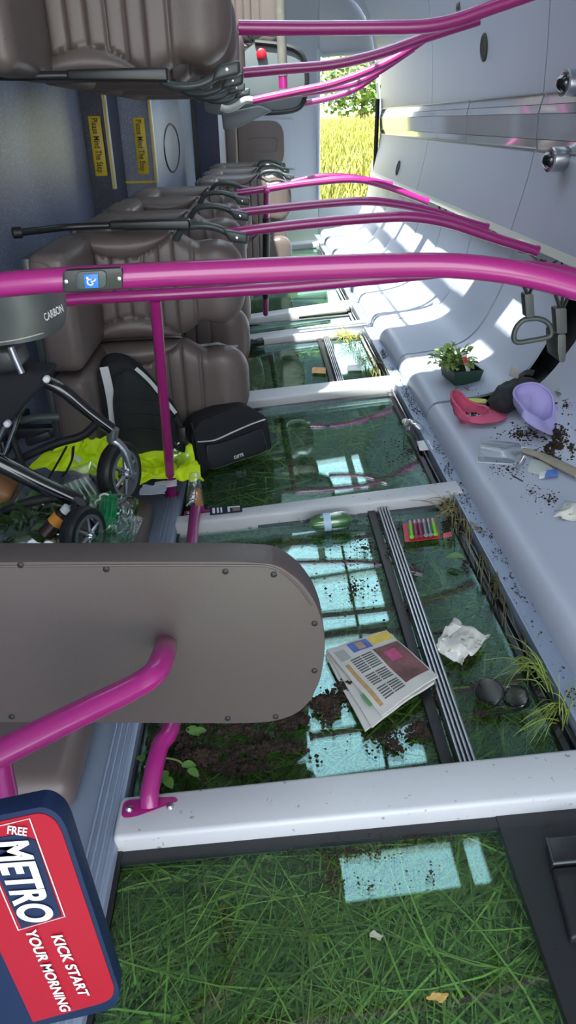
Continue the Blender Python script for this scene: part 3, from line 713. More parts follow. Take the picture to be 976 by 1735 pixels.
# curved grey handle band with name
HB = [ay(-30, 545, 1.36), ay(20, 538, 1.33), ay(60, 530, 1.34), ay(88, 522, 1.38), ay(103, 512, 1.45), ay(104, 505, 1.55), ay(80, 498, 1.63)]
HBs = spline(HB, 6)
hh = .050
def hb(u, v):
    f = u * (len(HBs) - 1); k = min(len(HBs) - 2, int(f)); p = HBs[k].lerp(HBs[k + 1], f - k)
    return p + Vector((0, 0, (v - .5) * 2 * hh * (1 - .15 * u))) + Vector((-.01 * (2 * v - 1) ** 2, 0, 0))
GREYB = mat('grey_leatherette', (.085, .092, .088), .5, var=.08, bump=.1, bscale=200)
hd = MB().sheet(hb, 40, 8, .014).build('handle_band', GREYB, st_)
THR = mat('pale_stitch', (.50, .50, .42), .7)
for v in (.09, .93):
    s = MB()
    P = [hb(u / 60, v) + Vector((.002, -.0085, 0)) for u in range(4, 46)]
    s.tube(P, .0011, 5).build('stitching', THR, hd)
pl0, pl1 = ay(77, 543, 1.345), ay(106, 526, 1.355)
text('lettering', 'CARBON', ay(76, 544, 1.337), ay(107, 527, 1.375) - ay(76, 544, 1.337), Vector((0, -.0, 1)), .020, WHT, hd, .01, .002, fit=(ay(107, 527, 1.375) - ay(76, 544, 1.337)).length)

# backpack ------------------------------------------------------------
YBp = 2.43
bpk = thing('backpack', 'black backpack with white reflective strips leaning on the window seat', 'backpack', ay(230, 765, YBp))
o1 = [(157, 768), (155, 700), (157, 660), (165, 630), (185, 614), (212, 617), (240, 636), (268, 668), (292, 695), (308, 722), (316, 750), (312, 775)]
MB().prism(rrect([ay(x, y, YBp) for x, y in o1], .03, 4), (-.02, .13, 0), .035, 4).build('body', CLOTHB, bpk, ang=60)
def strip(par, name, pts, Y, w, m, th=.004):
    P = spline([ay(x, y, Y) for x, y in pts], 5); s = MB()
    def fn(u, v):
        f = u * (len(P) - 1); k = min(len(P) - 2, int(f)); p = P[k].lerp(P[k + 1], f - k); d = (P[k + 1] - P[k]); n = Vector((d.z, 0, -d.x)).normalized(); return p + n * (v - .5) * w
    return s.sheet(fn, len(P), 3, th).build(name, m, par)
strip(bpk, 'reflective_strip', [(176, 622), (184, 655), (190, 690), (193, 722)], YBp - .012, .030, REFL)
strip(bpk, 'reflective_strip', [(230, 624), (252, 644), (272, 668), (298, 700)], YBp - .012, .013, REFL)
o2 = [(200, 640), (212, 624), (232, 632), (262, 662), (286, 702), (296, 745), (290, 768), (206, 768)]
pd = MB(); pd.prism(rrect([ay(x, y, YBp - .004) for x, y in o2], .02, 3), (0, -.022, 0), .010).build('back_pad', mat('mesh_fabric', (.020, .022, .024), .9, bump=.3, bscale=260), bpk)
for yy in (682, 706, 730): strip(bpk, 'padding_groove', [(208, yy), (240, yy - 3), (282, yy + 2)], YBp - .030, .006, BLK)
strip(bpk, 'shoulder_strap', [(204, 636), (197, 680), (202, 730), (206, 770)], YBp - .026, .022, CLOTHB, .010)
T('side_strap', [(296, 706), (304, 720), (308, 742), (318, 752)], YBp - .02, .010, CLOTHB, par=bpk)
MB().box(ay(309, 735, YBp - .03), (.026, .02, .05), bev=.004).build('buckle', BLKP, bpk)

# black cool bag -------------------------------------------------------
ga, gb = gl(342, 801, .004), gl(462, 762, .004)
vp = vplane(ga, gb); nb = (Vector((gb.x - ga.x, gb.y - ga.y, 0))).normalized(); bk = Vector((-nb.y, nb.x, 0))
cb = thing('cool_bag', 'black shoulder bag with white piping lying on the glass near the seats', 'bag', (ga + gb) / 2)
o1 = [(340, 800), (328, 760), (324, 738), (340, 714), (404, 690), (420, 688), (450, 705), (456, 725), (461, 760), (420, 775), (372, 792)]
MB().prism(rrect([vp(x, y) for x, y in o1], .018, 4), bk * .10, .014, 4).build('body', CLOTHB, cb, ang=60)
def strip2(par, name, pts, off, w, m):
    P = spline([vp(x, y) - bk * off for x, y in pts], 5)
    return MB().tube(P, w, 8, flat=.4).build(name, m, par)
strip2(cb, 'white_piping', [(334, 748), (350, 747), (366, 744), (395, 731), (425, 718), (448, 710)], .004, .0055, WHT)
pk = MB().prism(rrect([vp(x, y) - bk * .001 for x, y in ((346, 752), (366, 751), (400, 740), (440, 724), (448, 745), (446, 762), (400, 778), (360, 793), (350, 778))], .012, 3), -bk * .012, .005).build('front_pocket', mat('satin_black', (.020, .021, .027), .55, bump=.15, bscale=200), cb)
strip2(pk, 'pocket_seam', [(348, 757), (350, 778), (360, 792), (400, 779), (446, 763), (446, 742), (440, 726)], .014, .0014, mat('grey_stitch', (.12, .12, .13), .7))
text('lettering', 'curra', vp(394, 776) - bk * .0145, vp(410, 770) - vp(394, 776), (0, 0, 1), .030, WHT, pk, .02, .0006, fit=(vp(410, 770) - vp(394, 776)).length)
MB().tube(spline([vp(x, y) - bk * .006 for x, y in ((323, 716), (330, 742), (334, 770), (345, 800))], 5), .006, 8).build('side_edge', BLK, cb)
T('shoulder_strap', [(326, 712), (318, 730), (320, 752), (328, 778)], ga.y + .02, .008, CLOTHB, par=cb, flat=.4)

# hi-vis vest ----------------------------------------------------------
HV = mat('hi_vis_yellow', (.66, .88, .0), .6, var=.08, vscale=10)
hv = thing('hi_vis_vest', 'crumpled fluorescent yellow hi-vis vest spread below the backpack', 'vest', ay(220, 810, 2.15))
def patch(c00, c10, c11, c01, amp, seed, edge=.012, sag=0.0, fr=7.0):
    def fn(u, v):
        p = c00.lerp(c10, u).lerp(c01.lerp(c11, u), v); n = (c10 - c00).cross(c01 - c00).normalized()
        if n.z < 0: n = -n
        w = 1 - abs(nz(p.x * fr + seed, p.y * fr, p.z * fr)) * 1.7; w2 = 1 - abs(nz(p.x * fr * 2.3 + seed, p.y * fr * 2.3 + 5, p.z * fr * 2)) * 1.7
        e1 = nz(u * 6 + seed, v * 3) * edge; e2 = nz(u * 3 + seed + 9, v * 6) * edge
        return p + n * (amp * w + amp * .45 * w2 + sag * math.sin(PI * u) * math.sin(PI * v)) + (c10 - c00).normalized() * e1 * (1 - math.sin(PI * u) * .6) + (c01 - c00).normalized() * e2
    return fn
MB().sheet(patch(ay(50, 802, 2.06), ay(215, 828, 2.16), ay(200, 755, 2.38), ay(95, 755, 2.20), .040, 1.3, .02, 0, 9), 64, 44, .003).build('front_panel', HV, hv, ang=80)
MB().sheet(patch(ay(212, 830, 2.24), ay(345, 822, 2.33), ay(318, 758, 2.50), ay(205, 768, 2.42), .034, 4.1, .02, 0, 9), 64, 44, .003).build('back_panel', HV, hv, ang=80)
MB().sheet(patch(ay(135, 765, 2.20), ay(195, 775, 2.22), ay(182, 748, 2.26), ay(145, 742, 2.22), .03, 7.7, .02, 0, 12), 24, 18, .003).build('collar', HV, hv, ang=80)
MB().sheet(patch(ay(262, 832, 2.20), ay(300, 824, 2.22), ay(300, 814, 2.27), ay(262, 821, 2.26), .006, 2.2), 14, 6, .003).build('reflective_band', REFL, hv)
MB().sheet(patch(ay(118, 772, 2.14), ay(134, 786, 2.14), ay(138, 778, 2.18), ay(124, 768, 2.18), .004, 2.9), 10, 6, .003).build('reflective_band', REFL, hv)
tag(MB().sheet(patch(ay(300, 800, 2.30), ay(322, 780, 2.36), ay(312, 752, 2.44), ay(280, 762, 2.42), .02, 6.6), 24, 16, .002).build('plastic_bag', CLEARP), 'clear plastic film bag bunched between the vest and the black bag', 'bag')
tag(MB().sheet(patch(ay(236, 840, 2.10), ay(280, 838, 2.12), ay(282, 824, 2.18), ay(240, 824, 2.18), .004, 3.1), 12, 8, .002).build('paper_sheet', mat('grey_paper', (.42, .45, .52), .7)), 'pale grey paper sheet lying under the hi-vis vest', 'paper')

# snack bag
sn = thing('snack_bag', 'small shiny snack packet with orange and black contents by the sill', 'packet', gl(330, 858, 0))
pc = [ay(x, y, Y) for x, y, Y in ((314, 858, 2.03), (347, 856, 2.05), (337, 798, 2.12), (321, 801, 2.10))]
def pillow(c, bulge, seed=0.0, wr=.003):
    def side(sg_):
        def fn(u, v):
            p = c[0].lerp(c[1], u).lerp(c[3].lerp(c[2], u), v); n = (c[1] - c[0]).cross(c[3] - c[0]).normalized()
            b = (math.sin(PI * u) * math.sin(PI * v)) ** .5
            return p + n * sg_ * (bulge * b + .0008) + n * wr * nz(u * 9 + seed, v * 9, sg_) * b
        return fn
    m = MB(); m.grid(side(1), 22, 22); m.grid(side(-1), 22, 22); return m
pillow(pc, .022).build('wrapper', CLEARP, sn)
pillow([pc[0].lerp(pc[1], .45), pc[1].lerp(pc[0], .06), pc[1].lerp(pc[2], .5).lerp(pc[0].lerp(pc[3], .5), .1), pc[0].lerp(pc[3], .5).lerp(pc[1].lerp(pc[2], .5), .5)], .012).build('crisps', mat('orange_crisps', (.45, .18, .04), .6, var=.5, vscale=60), sn)
pillow([pc[0].lerp(pc[1], .05), pc[0].lerp(pc[1], .5), pc[0].lerp(pc[3], .62).lerp(pc[1].lerp(pc[2], .6), .4), pc[0].lerp(pc[3], .62)], .010).build('dark_label', BLKP, sn)
# green plastic bag, clear punnet, leafy plants in a bag behind the board
gb_ = thing('green_carrier_bag', 'crumpled clear and green plastic carrier bag beside the stroller wheel', 'bag', ay(195, 915, 1.75))
c4 = [ay(150, 918, 1.62), ay(225, 922, 1.66), ay(236, 846, 1.90), ay(150, 838, 1.90)]
pillow(c4, .045, 3.0, .012).build('film', GREENP, gb_, ang=70)
c5 = [ay(164, 900, 1.66), ay(200, 905, 1.68), ay(200, 845, 1.86), ay(160, 842, 1.86)]
pillow(c5, .050, 9.0, .014).build('printed_panel', mat('bag_green', (.01, .24, .08), .4, var=.25, vscale=20), gb_)
c6 = [ay(185, 925, 1.60), ay(228, 915, 1.66), ay(243, 878, 1.78), ay(190, 872, 1.74)]
pillow(c6, .03, 5.0, .02).build('clear_end', CLEARP, gb_, ang=70)
for k, (x, y) in enumerate(((178, 842), (170, 852))):
    p = ay(x, y, 1.80); MB().tube([p + Vector((.014 * math.cos(a), -.004, .012 * math.sin(a))) for a in [i * PI / 8 for i in range(17)]], .003, 6).build('printed_ring', WHT, gb_)
pn = thing('clear_punnet', 'ribbed clear plastic punnet between the stroller legs', 'punnet', ay(135, 850, 1.86))
pc2 = [ay(104, 822, 1.86), ay(150, 805, 1.9), ay(172, 834, 1.9), ay(120, 856, 1.84)]
MB().prism(rrect(pc2, .012), (-.0, .06, .02), .008).build('tray', CLEARP, pn)
for k in range(5):
    f = .12 + .18 * k; a, b = pc2[0].lerp(pc2[1], f), pc2[3].lerp(pc2[2], f); MB().tube([a + Vector((0, -.003, 0)), b + Vector((0, -.003, 0))], .003, 6).build('rib', mat('pale_green_plastic', (.45, .62, .45), .25), pn)
def leaf(mb, p, d, up, L, w, curl=.3):
    d = Vector(d).normalized(); s = d.cross(Vector(up)).normalized(); n = s.cross(d)
    vs = []; fs = []
    for i in range(6):
        t = i / 5; ww = w * math.sin(PI * (t * .92 + .05)) ** .8; c = Vector(p) + d * L * t - n * curl * L * t * t
        vs += [c - s * ww + n * ww * .35, c, c + s * ww + n * ww * .35]
    for i in range(5): a = i * 3; fs += [(a, a + 1, a + 4, a + 3), (a + 1, a + 2, a + 5, a + 4)]
    mb.add(vs, fs)
def bush(name, c, R_, n, L, par=None, m=LEAFD, seed=1, flat=.6, stems=True):
    r = random.Random(seed); mb = MB(); c = Vector(c)
    for i in range(n):
        a = r.uniform(0, 2 * PI); e = r.uniform(.05, 1.2); d = Vector((math.cos(a) * math.cos(e), math.sin(a) * math.cos(e), math.sin(e) * flat + .1))
        p = c + d * R_ * r.uniform(.25, 1.0); leaf(mb, p, d + Vector((r.uniform(-.5, .5), r.uniform(-.5, .5), r.uniform(-.4, .4))), (r.uniform(-.3, .3), r.uniform(-.3, .3), 1), L * r.uniform(.6, 1.15), L * r.uniform(.26, .42), r.uniform(.1, .5))
        if stems: mb.tube([c + Vector((r.uniform(-.01, .01), r.uniform(-.01, .01), 0)), c.lerp(p, .5) + Vector((0, 0, .01)), p], .0016, 4, caps=False)
    return mb.build(name, m, par, recalc=False, ang=0)
pb_ = thing('bagged_plants', 'green leafy plants in clear wrapping behind the padded board', 'plant', ay(60, 915, 1.70))
bush('foliage', ay(45, 905, 1.74), .12, 60, .06, pb_, seed=3); bush('foliage', ay(100, 880, 1.78), .08, 34, .05, pb_, seed=8)
pillow([ay(0, 925, 1.62), ay(118, 925, 1.64), ay(118, 835, 1.88), ay(30, 830, 1.90)], .05, 2.0, .02).build('wrapping', CLEARP, pb_, ang=70)
bt_ = thing('small_bottle', 'small bottle with orange label and white cap among the bagged plants', 'bottle', ay(90, 885, 1.66))
a, b = ay(76, 905, 1.64), ay(114, 862, 1.66); ax = (b - a); L = ax.length
MB().lathe(a, ax, [(0, .001), (0, .020), (L * .75, .020), (L * .85, .012), (L * .88, .012)], 16).build('bottle_body', mat('brown_bottle', (.04, .015, .01), .2), bt_)
MB().lathe(a + ax * .42, ax, [(0, .0205), (L * .3, .0205)], 16, cap=False).build('paper_label', mat('orange_label', (.75, .30, .03), .5), bt_)
MB().lathe(a + ax * .86, ax, [(0, .014), (L * .2, .014), (L * .21, .001)], 14).build('cap', WHT, bt_)
# orange-brown item under the stroller, at the left edge
tag(MB().box(ay(-4, 826, 1.9), (.10, .10, .05), Matrix.Rotation(.5, 3, 'Y'), bev=.018, seg=4).build('tan_shoe', mat('tan_leather', (.33, .15, .06), .5, var=.2)), 'tan leather item just showing at the left edge under the stroller', 'shoe')
# buckle on floor behind stroller
tag(MB().box(ay(66, 742, 2.2), (.09, .03, .03), Matrix.Rotation(-.3, 3, 'Y'), bev=.008).build('belt_buckle', BLKP), 'black buckle lying behind the stroller frame by the seat base', 'buckle')
# dark drink bottle by the third window seat
ab = gl(411, 585, .030); bb = gl(446, 578, .030)
t = thing('drink_bottle', 'dark bottle with red label poking out beside a window seat', 'bottle', ab); ax = (bb - ab)
L = ax.length
MB().lathe(ab, ax, [(-.05, .001), (-.05, .028), (L * .45, .028), (L * .62, .018), (L * .7, .018)], 18).build('bottle_body', GLB, t)
MB().lathe(ab, ax, [(-.02, .0288), (L * .25, .0288)], 18, cap=False).build('paper_label', mat('red_label', (.55, .03, .02), .4), t)
MB().lathe(ab + ax * .68, ax, [(0, .022), (L * .30, .024), (L * .32, .001)], 16).build('cap', BLKP, t)
# sticker on the second pillar
P_ = gl(355, 860, .0435), gl(410, 856, .0435), gl(411, 867, .0435), gl(356, 873, .0435)
t = thing('pillar_sticker', 'navy information sticker on the white pillar by the pink sill rail', 'sticker', P_[3])
MB().prism(P_, (0, 0, .0012)).build('backing', NAVY, t, smooth=False)
def onq(Q, u, v, h): return Q[3].lerp(Q[2], u).lerp(Q[0].lerp(Q[1], u), v) + Vector((0, 0, h))
for u0, u1 in ((.08, .16), (.22, .28), (.33, .38), (.55, .62)):
    MB().prism([onq(P_, u0, .15, .0012), onq(P_, u1, .15, .0012), onq(P_, u1, .85, .0012), onq(P_, u0, .85, .0012)], (0, 0, .0006)).build('printed_line', WHT, t)
MB().prism([onq(P_, .55, .72, .0012), onq(P_, .93, .72, .0012), onq(P_, .93, .88, .0012), onq(P_, .55, .88, .0012)], (0, 0, .0006)).build('printed_line', WHT, t)
MB().prism([onq(P_, .70, .2, .0012), onq(P_, .93, .2, .0012), onq(P_, .93, .62, .0012), onq(P_, .70, .62, .0012)], (0, 0, .0006)).build('picture', mat('brown_print', (.25, .15, .12), .5), t)
# wrapped cucumber against the second pillar
t = thing('wrapped_cucumber', 'green vegetables in clear wrap lying against the second white pillar', 'vegetable', gl(562, 885, 0))
a, b = gl(524, 888, .028), gl(598, 879, .028); ax = b - a; L = ax.length
MB().lathe(a, ax, [(0, .002), (.006, .014), (.03, .024), (L * .8, .024), (L - .012, .016), (L, .002)], 20).build('cucumber', mat('cucumber_green', (.06, .20, .04), .35, var=.4, vscale=18), t)
MB().lathe(a, ax, [(-.035, .026), (-.02, .012), (0, .020), (.03, .029), (L * .5, .030), (L * .8, .029), (L, .020), (L + .015, .014)], 20, cap=False).build('wrap', CLEARP, t)
MB().lathe(a + ax * .32, ax, [(0, .0305), (L * .16, .0305)], 20, cap=False).build('paper_label', mat('blue_white_label', (.45, .62, .80), .5), t)
# newspaper -------------------------------------------------------------
q0, q1, q2, q3 = gl(553, 1106, .010), gl(655, 1074, .010), gl(742, 1152, .028), gl(646, 1219, .018)
NP = mat('newsprint', (.62, .60, .56), .8, var=.05, vscale=14)
t = thing('newspaper', 'folded newspaper with colour photograph lying on the sliding track and glass', 'newspaper', gl(640, 1150, 0))
def page(c, h, seed):
    def fn(u, v):
        p = c[0].lerp(c[1], u).lerp(c[3].lerp(c[2], u), v); return p + Vector((0, 0, h + .006 * math.sin(PI * u) * v + .004 * nz(u * 3 + seed, v * 3)))
    return fn
pf = page((q0, q1, q2, q3), .010, 1.0)
e1 = (q1 - q0).normalized(); e2 = (q3 - q0).normalized()
MB().sheet(page((q0 - e2 * .002, q1 - e1 * .01, q2 - e1 * .012 + e2 * .004, q3 - e1 * .030 + e2 * .012), -.001, 3.0), 16, 16, .006).build('inner_pages', NP, t)
MB().sheet(page((q0 + e1 * -.004, q1 - e1 * .03, q2 - e1 * .045, q3 - e1 * .045 + e2 * .010), -.0075, 5.0), 16, 16, .005).build('inner_pages', NP, t)
MB().sheet(pf, 24, 24, .004).build('front_page', NP, t)
def printed(name, u0, v0, u1, v1, m, par=t, f=pf, h=.0026, n=7):
    return MB().sheet(lambda u, v: Vector(f(u0 + (u1 - u0) * u, v0 + (v1 - v0) * v)) + Vector((0, 0, h)), n, n, .0006).build(name, m, par)
printed('blue_picture', .30, .03, .62, .19, mat('print_blue', (.10, .17, .48), .7, var=.5, vscale=30))
printed('small_face_picture', .40, .05, .52, .17, mat('print_skin', (.45, .30, .24), .7, var=.3, vscale=50), h=.0034)
printed('barcode_block', .06, .08, .22, .24, mat('print_grey', (.40, .40, .40), .7))
printed('yellow_banner', .64, .02, .98, .17, mat('print_yellow', (.70, .52, .10), .7, var=.3, vscale=40))
printed('photograph', .56, .24, .98, .86, mat('print_photo', (.20, .085, .085), .7, var=.95, vscale=26), n=14)
printed('pink_figure', .66, .34, .84, .52, mat('print_pink', (.50, .08, .20), .7, var=.5, vscale=50), h=.0034)
printed('orange_column', .06, .30, .12, .92, mat('print_orange', (.50, .30, .13), .7, var=.35, vscale=60))
ln = MB()
for k in range(19):
    v = .26 + .034 * k
    if k in (7, 13): continue
    for u0, u1 in ((.18, .33), (.35, .52)):
        ln.prism([Vector(pf(u0, v)) + Vector((0, 0, .0023)), Vector(pf(u1, v)) + Vector((0, 0, .0023)), Vector(pf(u1, v + .016)) + Vector((0, 0, .0023)), Vector(pf(u0, v + .016)) + Vector((0, 0, .0023))], (0, 0, .0006))
o = ln.build('text_lines', mat('print_black', (.10, .10, .10), .7), t, smooth=False); o['kind'] = 'stuff'
printed('green_picture', -.05, .70, .0, .86, mat('print_green', (.10, .28, .12), .7))
# torn white paper bag (its square code is left out)
PB = mat('crumpled_white_paper', (.66, .64, .58), .8, var=.25, vscale=22, speck=(.30, .24, .16), sscale=60, samt=.62)
t = thing('paper_bag', 'crumpled torn white paper bag with brown dirt on the glass', 'paper bag', gl(780, 1100, 0))
pc = [gl(738, 1104, .006), gl(785, 1132, .006), gl(828, 1085, .008), gl(765, 1052, .008)]
MB().sheet(patch(pc[0], pc[1], pc[2], pc[3], .012, 3.3, .02, .012, 16), 30, 30, .003).build('bag', PB, t, ang=80)
pc = [gl(735, 1098, .012), gl(770, 1122, .012), gl(780, 1100, .022), gl(752, 1082, .02)]
MB().sheet(patch(pc[0], pc[1], pc[2], pc[3], .003, 8.3, .004, .0, 10), 10, 10, .002).build('printed_flap', WHT, t)
# sunglasses
t = thing('sunglasses', 'black sunglasses lying folded on the window glass by the dried grass', 'sunglasses', gl(845, 1190, 0))
def lens(cx, cy, a, b, rot, h):
    out = []
    for i in range(22):
        th = 2 * PI * i / 22; x = a * math.copysign(abs(math.cos(th)) ** .8, math.cos(th)); y = b * math.copysign(abs(math.sin(th)) ** .8, math.sin(th))
        out.append(gl(cx + x * math.cos(rot) - y * math.sin(rot), cy + x * math.sin(rot) + y * math.cos(rot), h + .012 * (x / a)))
    return out
for (cx_, cy_, a, b, r, m) in ((830, 1171, 23, 19, .5, mat('dark_lens', (.006, .006, .007), .35)), (874, 1180, 20, 17, .2, mat('smoky_lens', (.05, .05, .05), .1, alpha=.45))):
    L_ = lens(cx_, cy_, a, b, r, .020); MB().prism(L_, (0, 0, .003), .0008).build('lens', m, t)
    MB().tube(L_ + [L_[0], L_[1]], .0032, 8).build('lens_rim', GLB, t)
MB().tube([gl(849, 1178, .026), gl(853, 1172, .030), gl(858, 1172, .026)], .0030, 8, smooth=4).build('bridge', GLB, t)
MB().tube([gl(x, y, h) for x, y, h in ((893, 1178, .024), (897, 1192, .014), (880, 1202, .010), (850, 1207, .008), (828, 1208, .006))], .0032, 8, smooth=5).build('temple_arm', GLB, t)
MB().tube([gl(x, y, h) for x, y, h in ((814, 1160, .016), (812, 1174, .008), (840, 1196, .006), (880, 1192, .006))], .0030, 8, smooth=5).build('temple_arm', GLB, t)
# pack of batteries
t = thing('battery_pack', 'red backed blister pack of small batteries on the glass near the second pillar', 'batteries', gl(720, 905, 0))
c = [gl(686, 919, .008), gl(746, 912, .008), gl(738, 882, .008), gl(682, 888, .008)]
MB().prism(rrect(c, .004), (0, 0, .002)).build('card', mat('card_red', (.55, .03, .05), .45), t)
for k in range(6):
    f = .20 + .135 * k; a = c[0].lerp(c[1], f) + Vector((0, .008, .012)); b = c[3].lerp(c[2], f) + Vector((0, -.005, .012)); ax = b - a; L = ax.length
    m = [mat('battery_green', (.16, .55, .03), .3), mat('battery_maroon', (.22, .02, .07), .3), mat('battery_grey', (.22, .24, .26), .3, .5)][0 if k in (0, 5) else (1 if k in (1, 2) else 2)]
    bt = MB().lathe(a, ax, [(0, .001), (0, .0072), (L * .72, .0072), (L * .72, .001)], 14).build('battery', m, t)
    MB().lathe(a + ax * .72, ax, [(0, .0073), (L * .22, .0073), (L * .22, .003), (L * .27, .003), (L * .27, .001)], 14).build('battery_top', mat('battery_tip', (.45, .30, .35), .3, .5), bt)
tag(MB().prism(rrect([gl(750, 905, .010), gl(764, 902, .010), gl(765, 909, .010), gl(751, 913, .010)], .003), (0, 0, .003), .001).build('card_scrap', mat('card_pink', (.60, .08, .14), .5)), 'small pink red scrap of card next to the battery pack', 'card')
# plant leaves
def leafthing(px, py, dx, dy, L, w, label, h=.022, f=gl):
    a, b = f(px, py, h), f(px + dx, py + dy, h); mb = MB(); leaf(mb, a, b - a, (0, 0, 1), L, w, .15)
    return tag(mb.build('loose_leaf', LEAFM, recalc=False, ang=0), label, 'leaf')
leafthing(786, 945, -22, -3, .055, .018, 'green leaf on the glass below the battery pack')
leafthing(950, 668, -12, -14, .05, .016, 'small dark green leaf on the cove beside the lavender cap', .012, cv)
t = thing('uprooted_seedling', 'uprooted leafy seedling on the glass beside the first white pillar', 'plant', gl(300, 1305, 0))
mb = MB()
for (x, y, dx, dy, L, w) in ((308, 1298, 20, -4, .030, .011), (318, 1304, 14, 6, .028, .010), (284, 1306, -8, 10, .030, .012), (280, 1318, 8, 10, .028, .011), (242, 1290, -6, -12, .026, .010), (316, 1234, 16, 6, .034, .013), (305, 1240, -14, -6, .030, .012), (330, 1242, 12, -5, .028, .011)):
    a, b = gl(x, y, .02), gl(x + dx, y + dy, .02); leaf(mb, a, b - a, (0, 0, 1), L, w, .25)
mb.build('leaves', LEAFM, t, recalc=False, ang=0)
MB().tube([gl(244, 1300, .014), gl(270, 1285, .02), gl(300, 1288, .02), gl(315, 1300, .018)], .0022, 6, smooth=4).build('stem', mat('stem_green', (.22, .30, .08), .6), t)
tag(MB().sheet(patch(gl(722, 1694, .004), gl(752, 1700, .004), gl(760, 1688, .006), gl(735, 1682, .006), .005, 4.0, .006, 0, 30), 10, 8, .002).build('dead_leaf', mat('dead_leaf', (.42, .26, .07), .7, var=.3)), 'curled yellow brown dead leaf on the nearest window', 'leaf')
tag(MB().sheet(patch(gl(626, 1586, .003), gl(645, 1594, .003), gl(649, 1586, .004), gl(632, 1578, .004), .003, 6.0, .004, 0, 30), 8, 6, .002).build('dead_leaf', mat('grey_leaf', (.30, .30, .22), .7, var=.3)), 'small greyish dead leaf on the nearest window below the bright reflection', 'leaf')
tag(MB().sheet(patch(gl(528, 632, .004), gl(552, 634, .004), gl(552, 624, .004), gl(530, 623, .004), .003, 6.0, .006, 0, 30), 8, 6, .002).build('orange_wrapper', mat('orange_wrap', (.70, .33, .08), .5, var=.4, vscale=40)), 'round orange wrapper on the far glass beside the sliding track', 'wrapper')
tag(MB().prism([gl(587, 628, .004), gl(590, 619, .004), gl(612, 618, .004), gl(613, 628, .004)], (0, 0, .002)).build('paper_scrap', WHT), 'white paper scrap on the far sunlit glass past the sliding track', 'paper')
# clear water bottle
a, b = gl(688, 716, .034), gl(714, 738, .034); ax = (b - a).normalized()
t = thing('water_bottle', 'crushed clear plastic water bottle lying beside the grey ledge', 'bottle', gl(700, 735, 0)); L = (b - a).length
MB().lathe(a, ax, [(0, .001), (0, .014), (.015, .017), (.04, .032), (.055, .034), (.06, .031), (.065, .034), (.085, .034), (.09, .031), (.095, .034), (L * .8, .034), (L, .030), (L, .012), (L - .008, .001)], 22, cap=False).build('bottle_body', CLEARP, t)
MB().lathe(a - ax * .014, ax, [(0, .001), (0, .014), (.014, .014)], 16).build('cap', WHT, t)
tag(MB().prism(rrect([gl(706, 748, .020), gl(726, 746, .034), gl(734, 762, .034), gl(711, 764, .020)], .004), (0, 0, .002), .0008).build('white_card', WHT), 'small white card at the ledge just below the water bottle', 'card')

# on the cove ------------------------------------------------------------
c0 = cv(792, 652)
t = thing('seedling_tray', 'green plastic tray of seedlings with a white plant label on the cove', 'plant tray', c0)
TR = mat('tray_green', (.022, .055, .040), .4)
u = (cv(830, 652) - cv(792, 664)); u.z = 0; u = u.normalized(); v = Vector((-u.y, u.x, 0))
rot = Matrix((u, v, (0, 0, 1))).transposed()
cc = cv(786, 648) + v * .045 + Vector((0, 0, .037)); tr = MB()
tr.prism([cc + u * a * .062 + v * b * .085 + Vector((0, 0, -.036)) for a, b in ((-.85, -.9), (.85, -.9), (.85, .9), (-.85, .9))], (0, 0, .004))
for a0, b0, a1, b1 in ((-1, -1, 1, -1), (1, -1, 1, 1), (1, 1, -1, 1), (-1, 1, -1, -1)):
    lo0, lo1 = cc + u * a0 * .052 + v * b0 * .076 + Vector((0, 0, -.036)), cc + u * a1 * .052 + v * b1 * .076 + Vector((0, 0, -.036))
    hi0, hi1 = cc + u * a0 * .064 + v * b0 * .088 + Vector((0, 0, .024)), cc + u * a1 * .064 + v * b1 * .088 + Vector((0, 0, .024))
    n = (lo1 - lo0).cross(hi0 - lo0).normalized() * .003; tr.prism([lo0, lo1, hi1, hi0], n)
    tr.tube([hi0, hi1], .004, 8)
tr.build('tray', TR, t)
MB().box(cc + Vector((0, 0, -.002)), (.105, .15, .03), rot, bev=.004).build('compost_block', mat('compost_block', (.03, .017, .011), .95, var=.4, vscale=60, bump=.8, bscale=150), t)
bush('foliage', cc + Vector((-.025, .02, .022)), .105, 120, .036, t, mat('seedling_green', (.22, .34, .08), .5, island=.45), seed=12, flat=.65)
lb0 = cc + u * .012 + v * -.06 + Vector((0, 0, .01)); lbd = (Vector((-.35, .15, 1))).normalized()
lab_ = MB().prism([lb0 - u * .009, lb0 + u * .009, lb0 + u * .011 + lbd * .095, lb0 - u * .011 + lbd * .095], (0, .0015, 0), .0004).build('plant_label', WHT, t)
MB().prism([lb0 - u * .009 + lbd * .045 + Vector((0, -.001, 0)), lb0 + u * .009 + lbd * .045 + Vector((0, -.001, 0)), lb0 + u * .010 + lbd * .075 + Vector((0, -.001, 0)), lb0 - u * .010 + lbd * .075 + Vector((0, -.001, 0))], (0, .001, 0)).build('label_picture', mat('label_red', (.55, .05, .05), .5, var=.5, vscale=60), lab_)
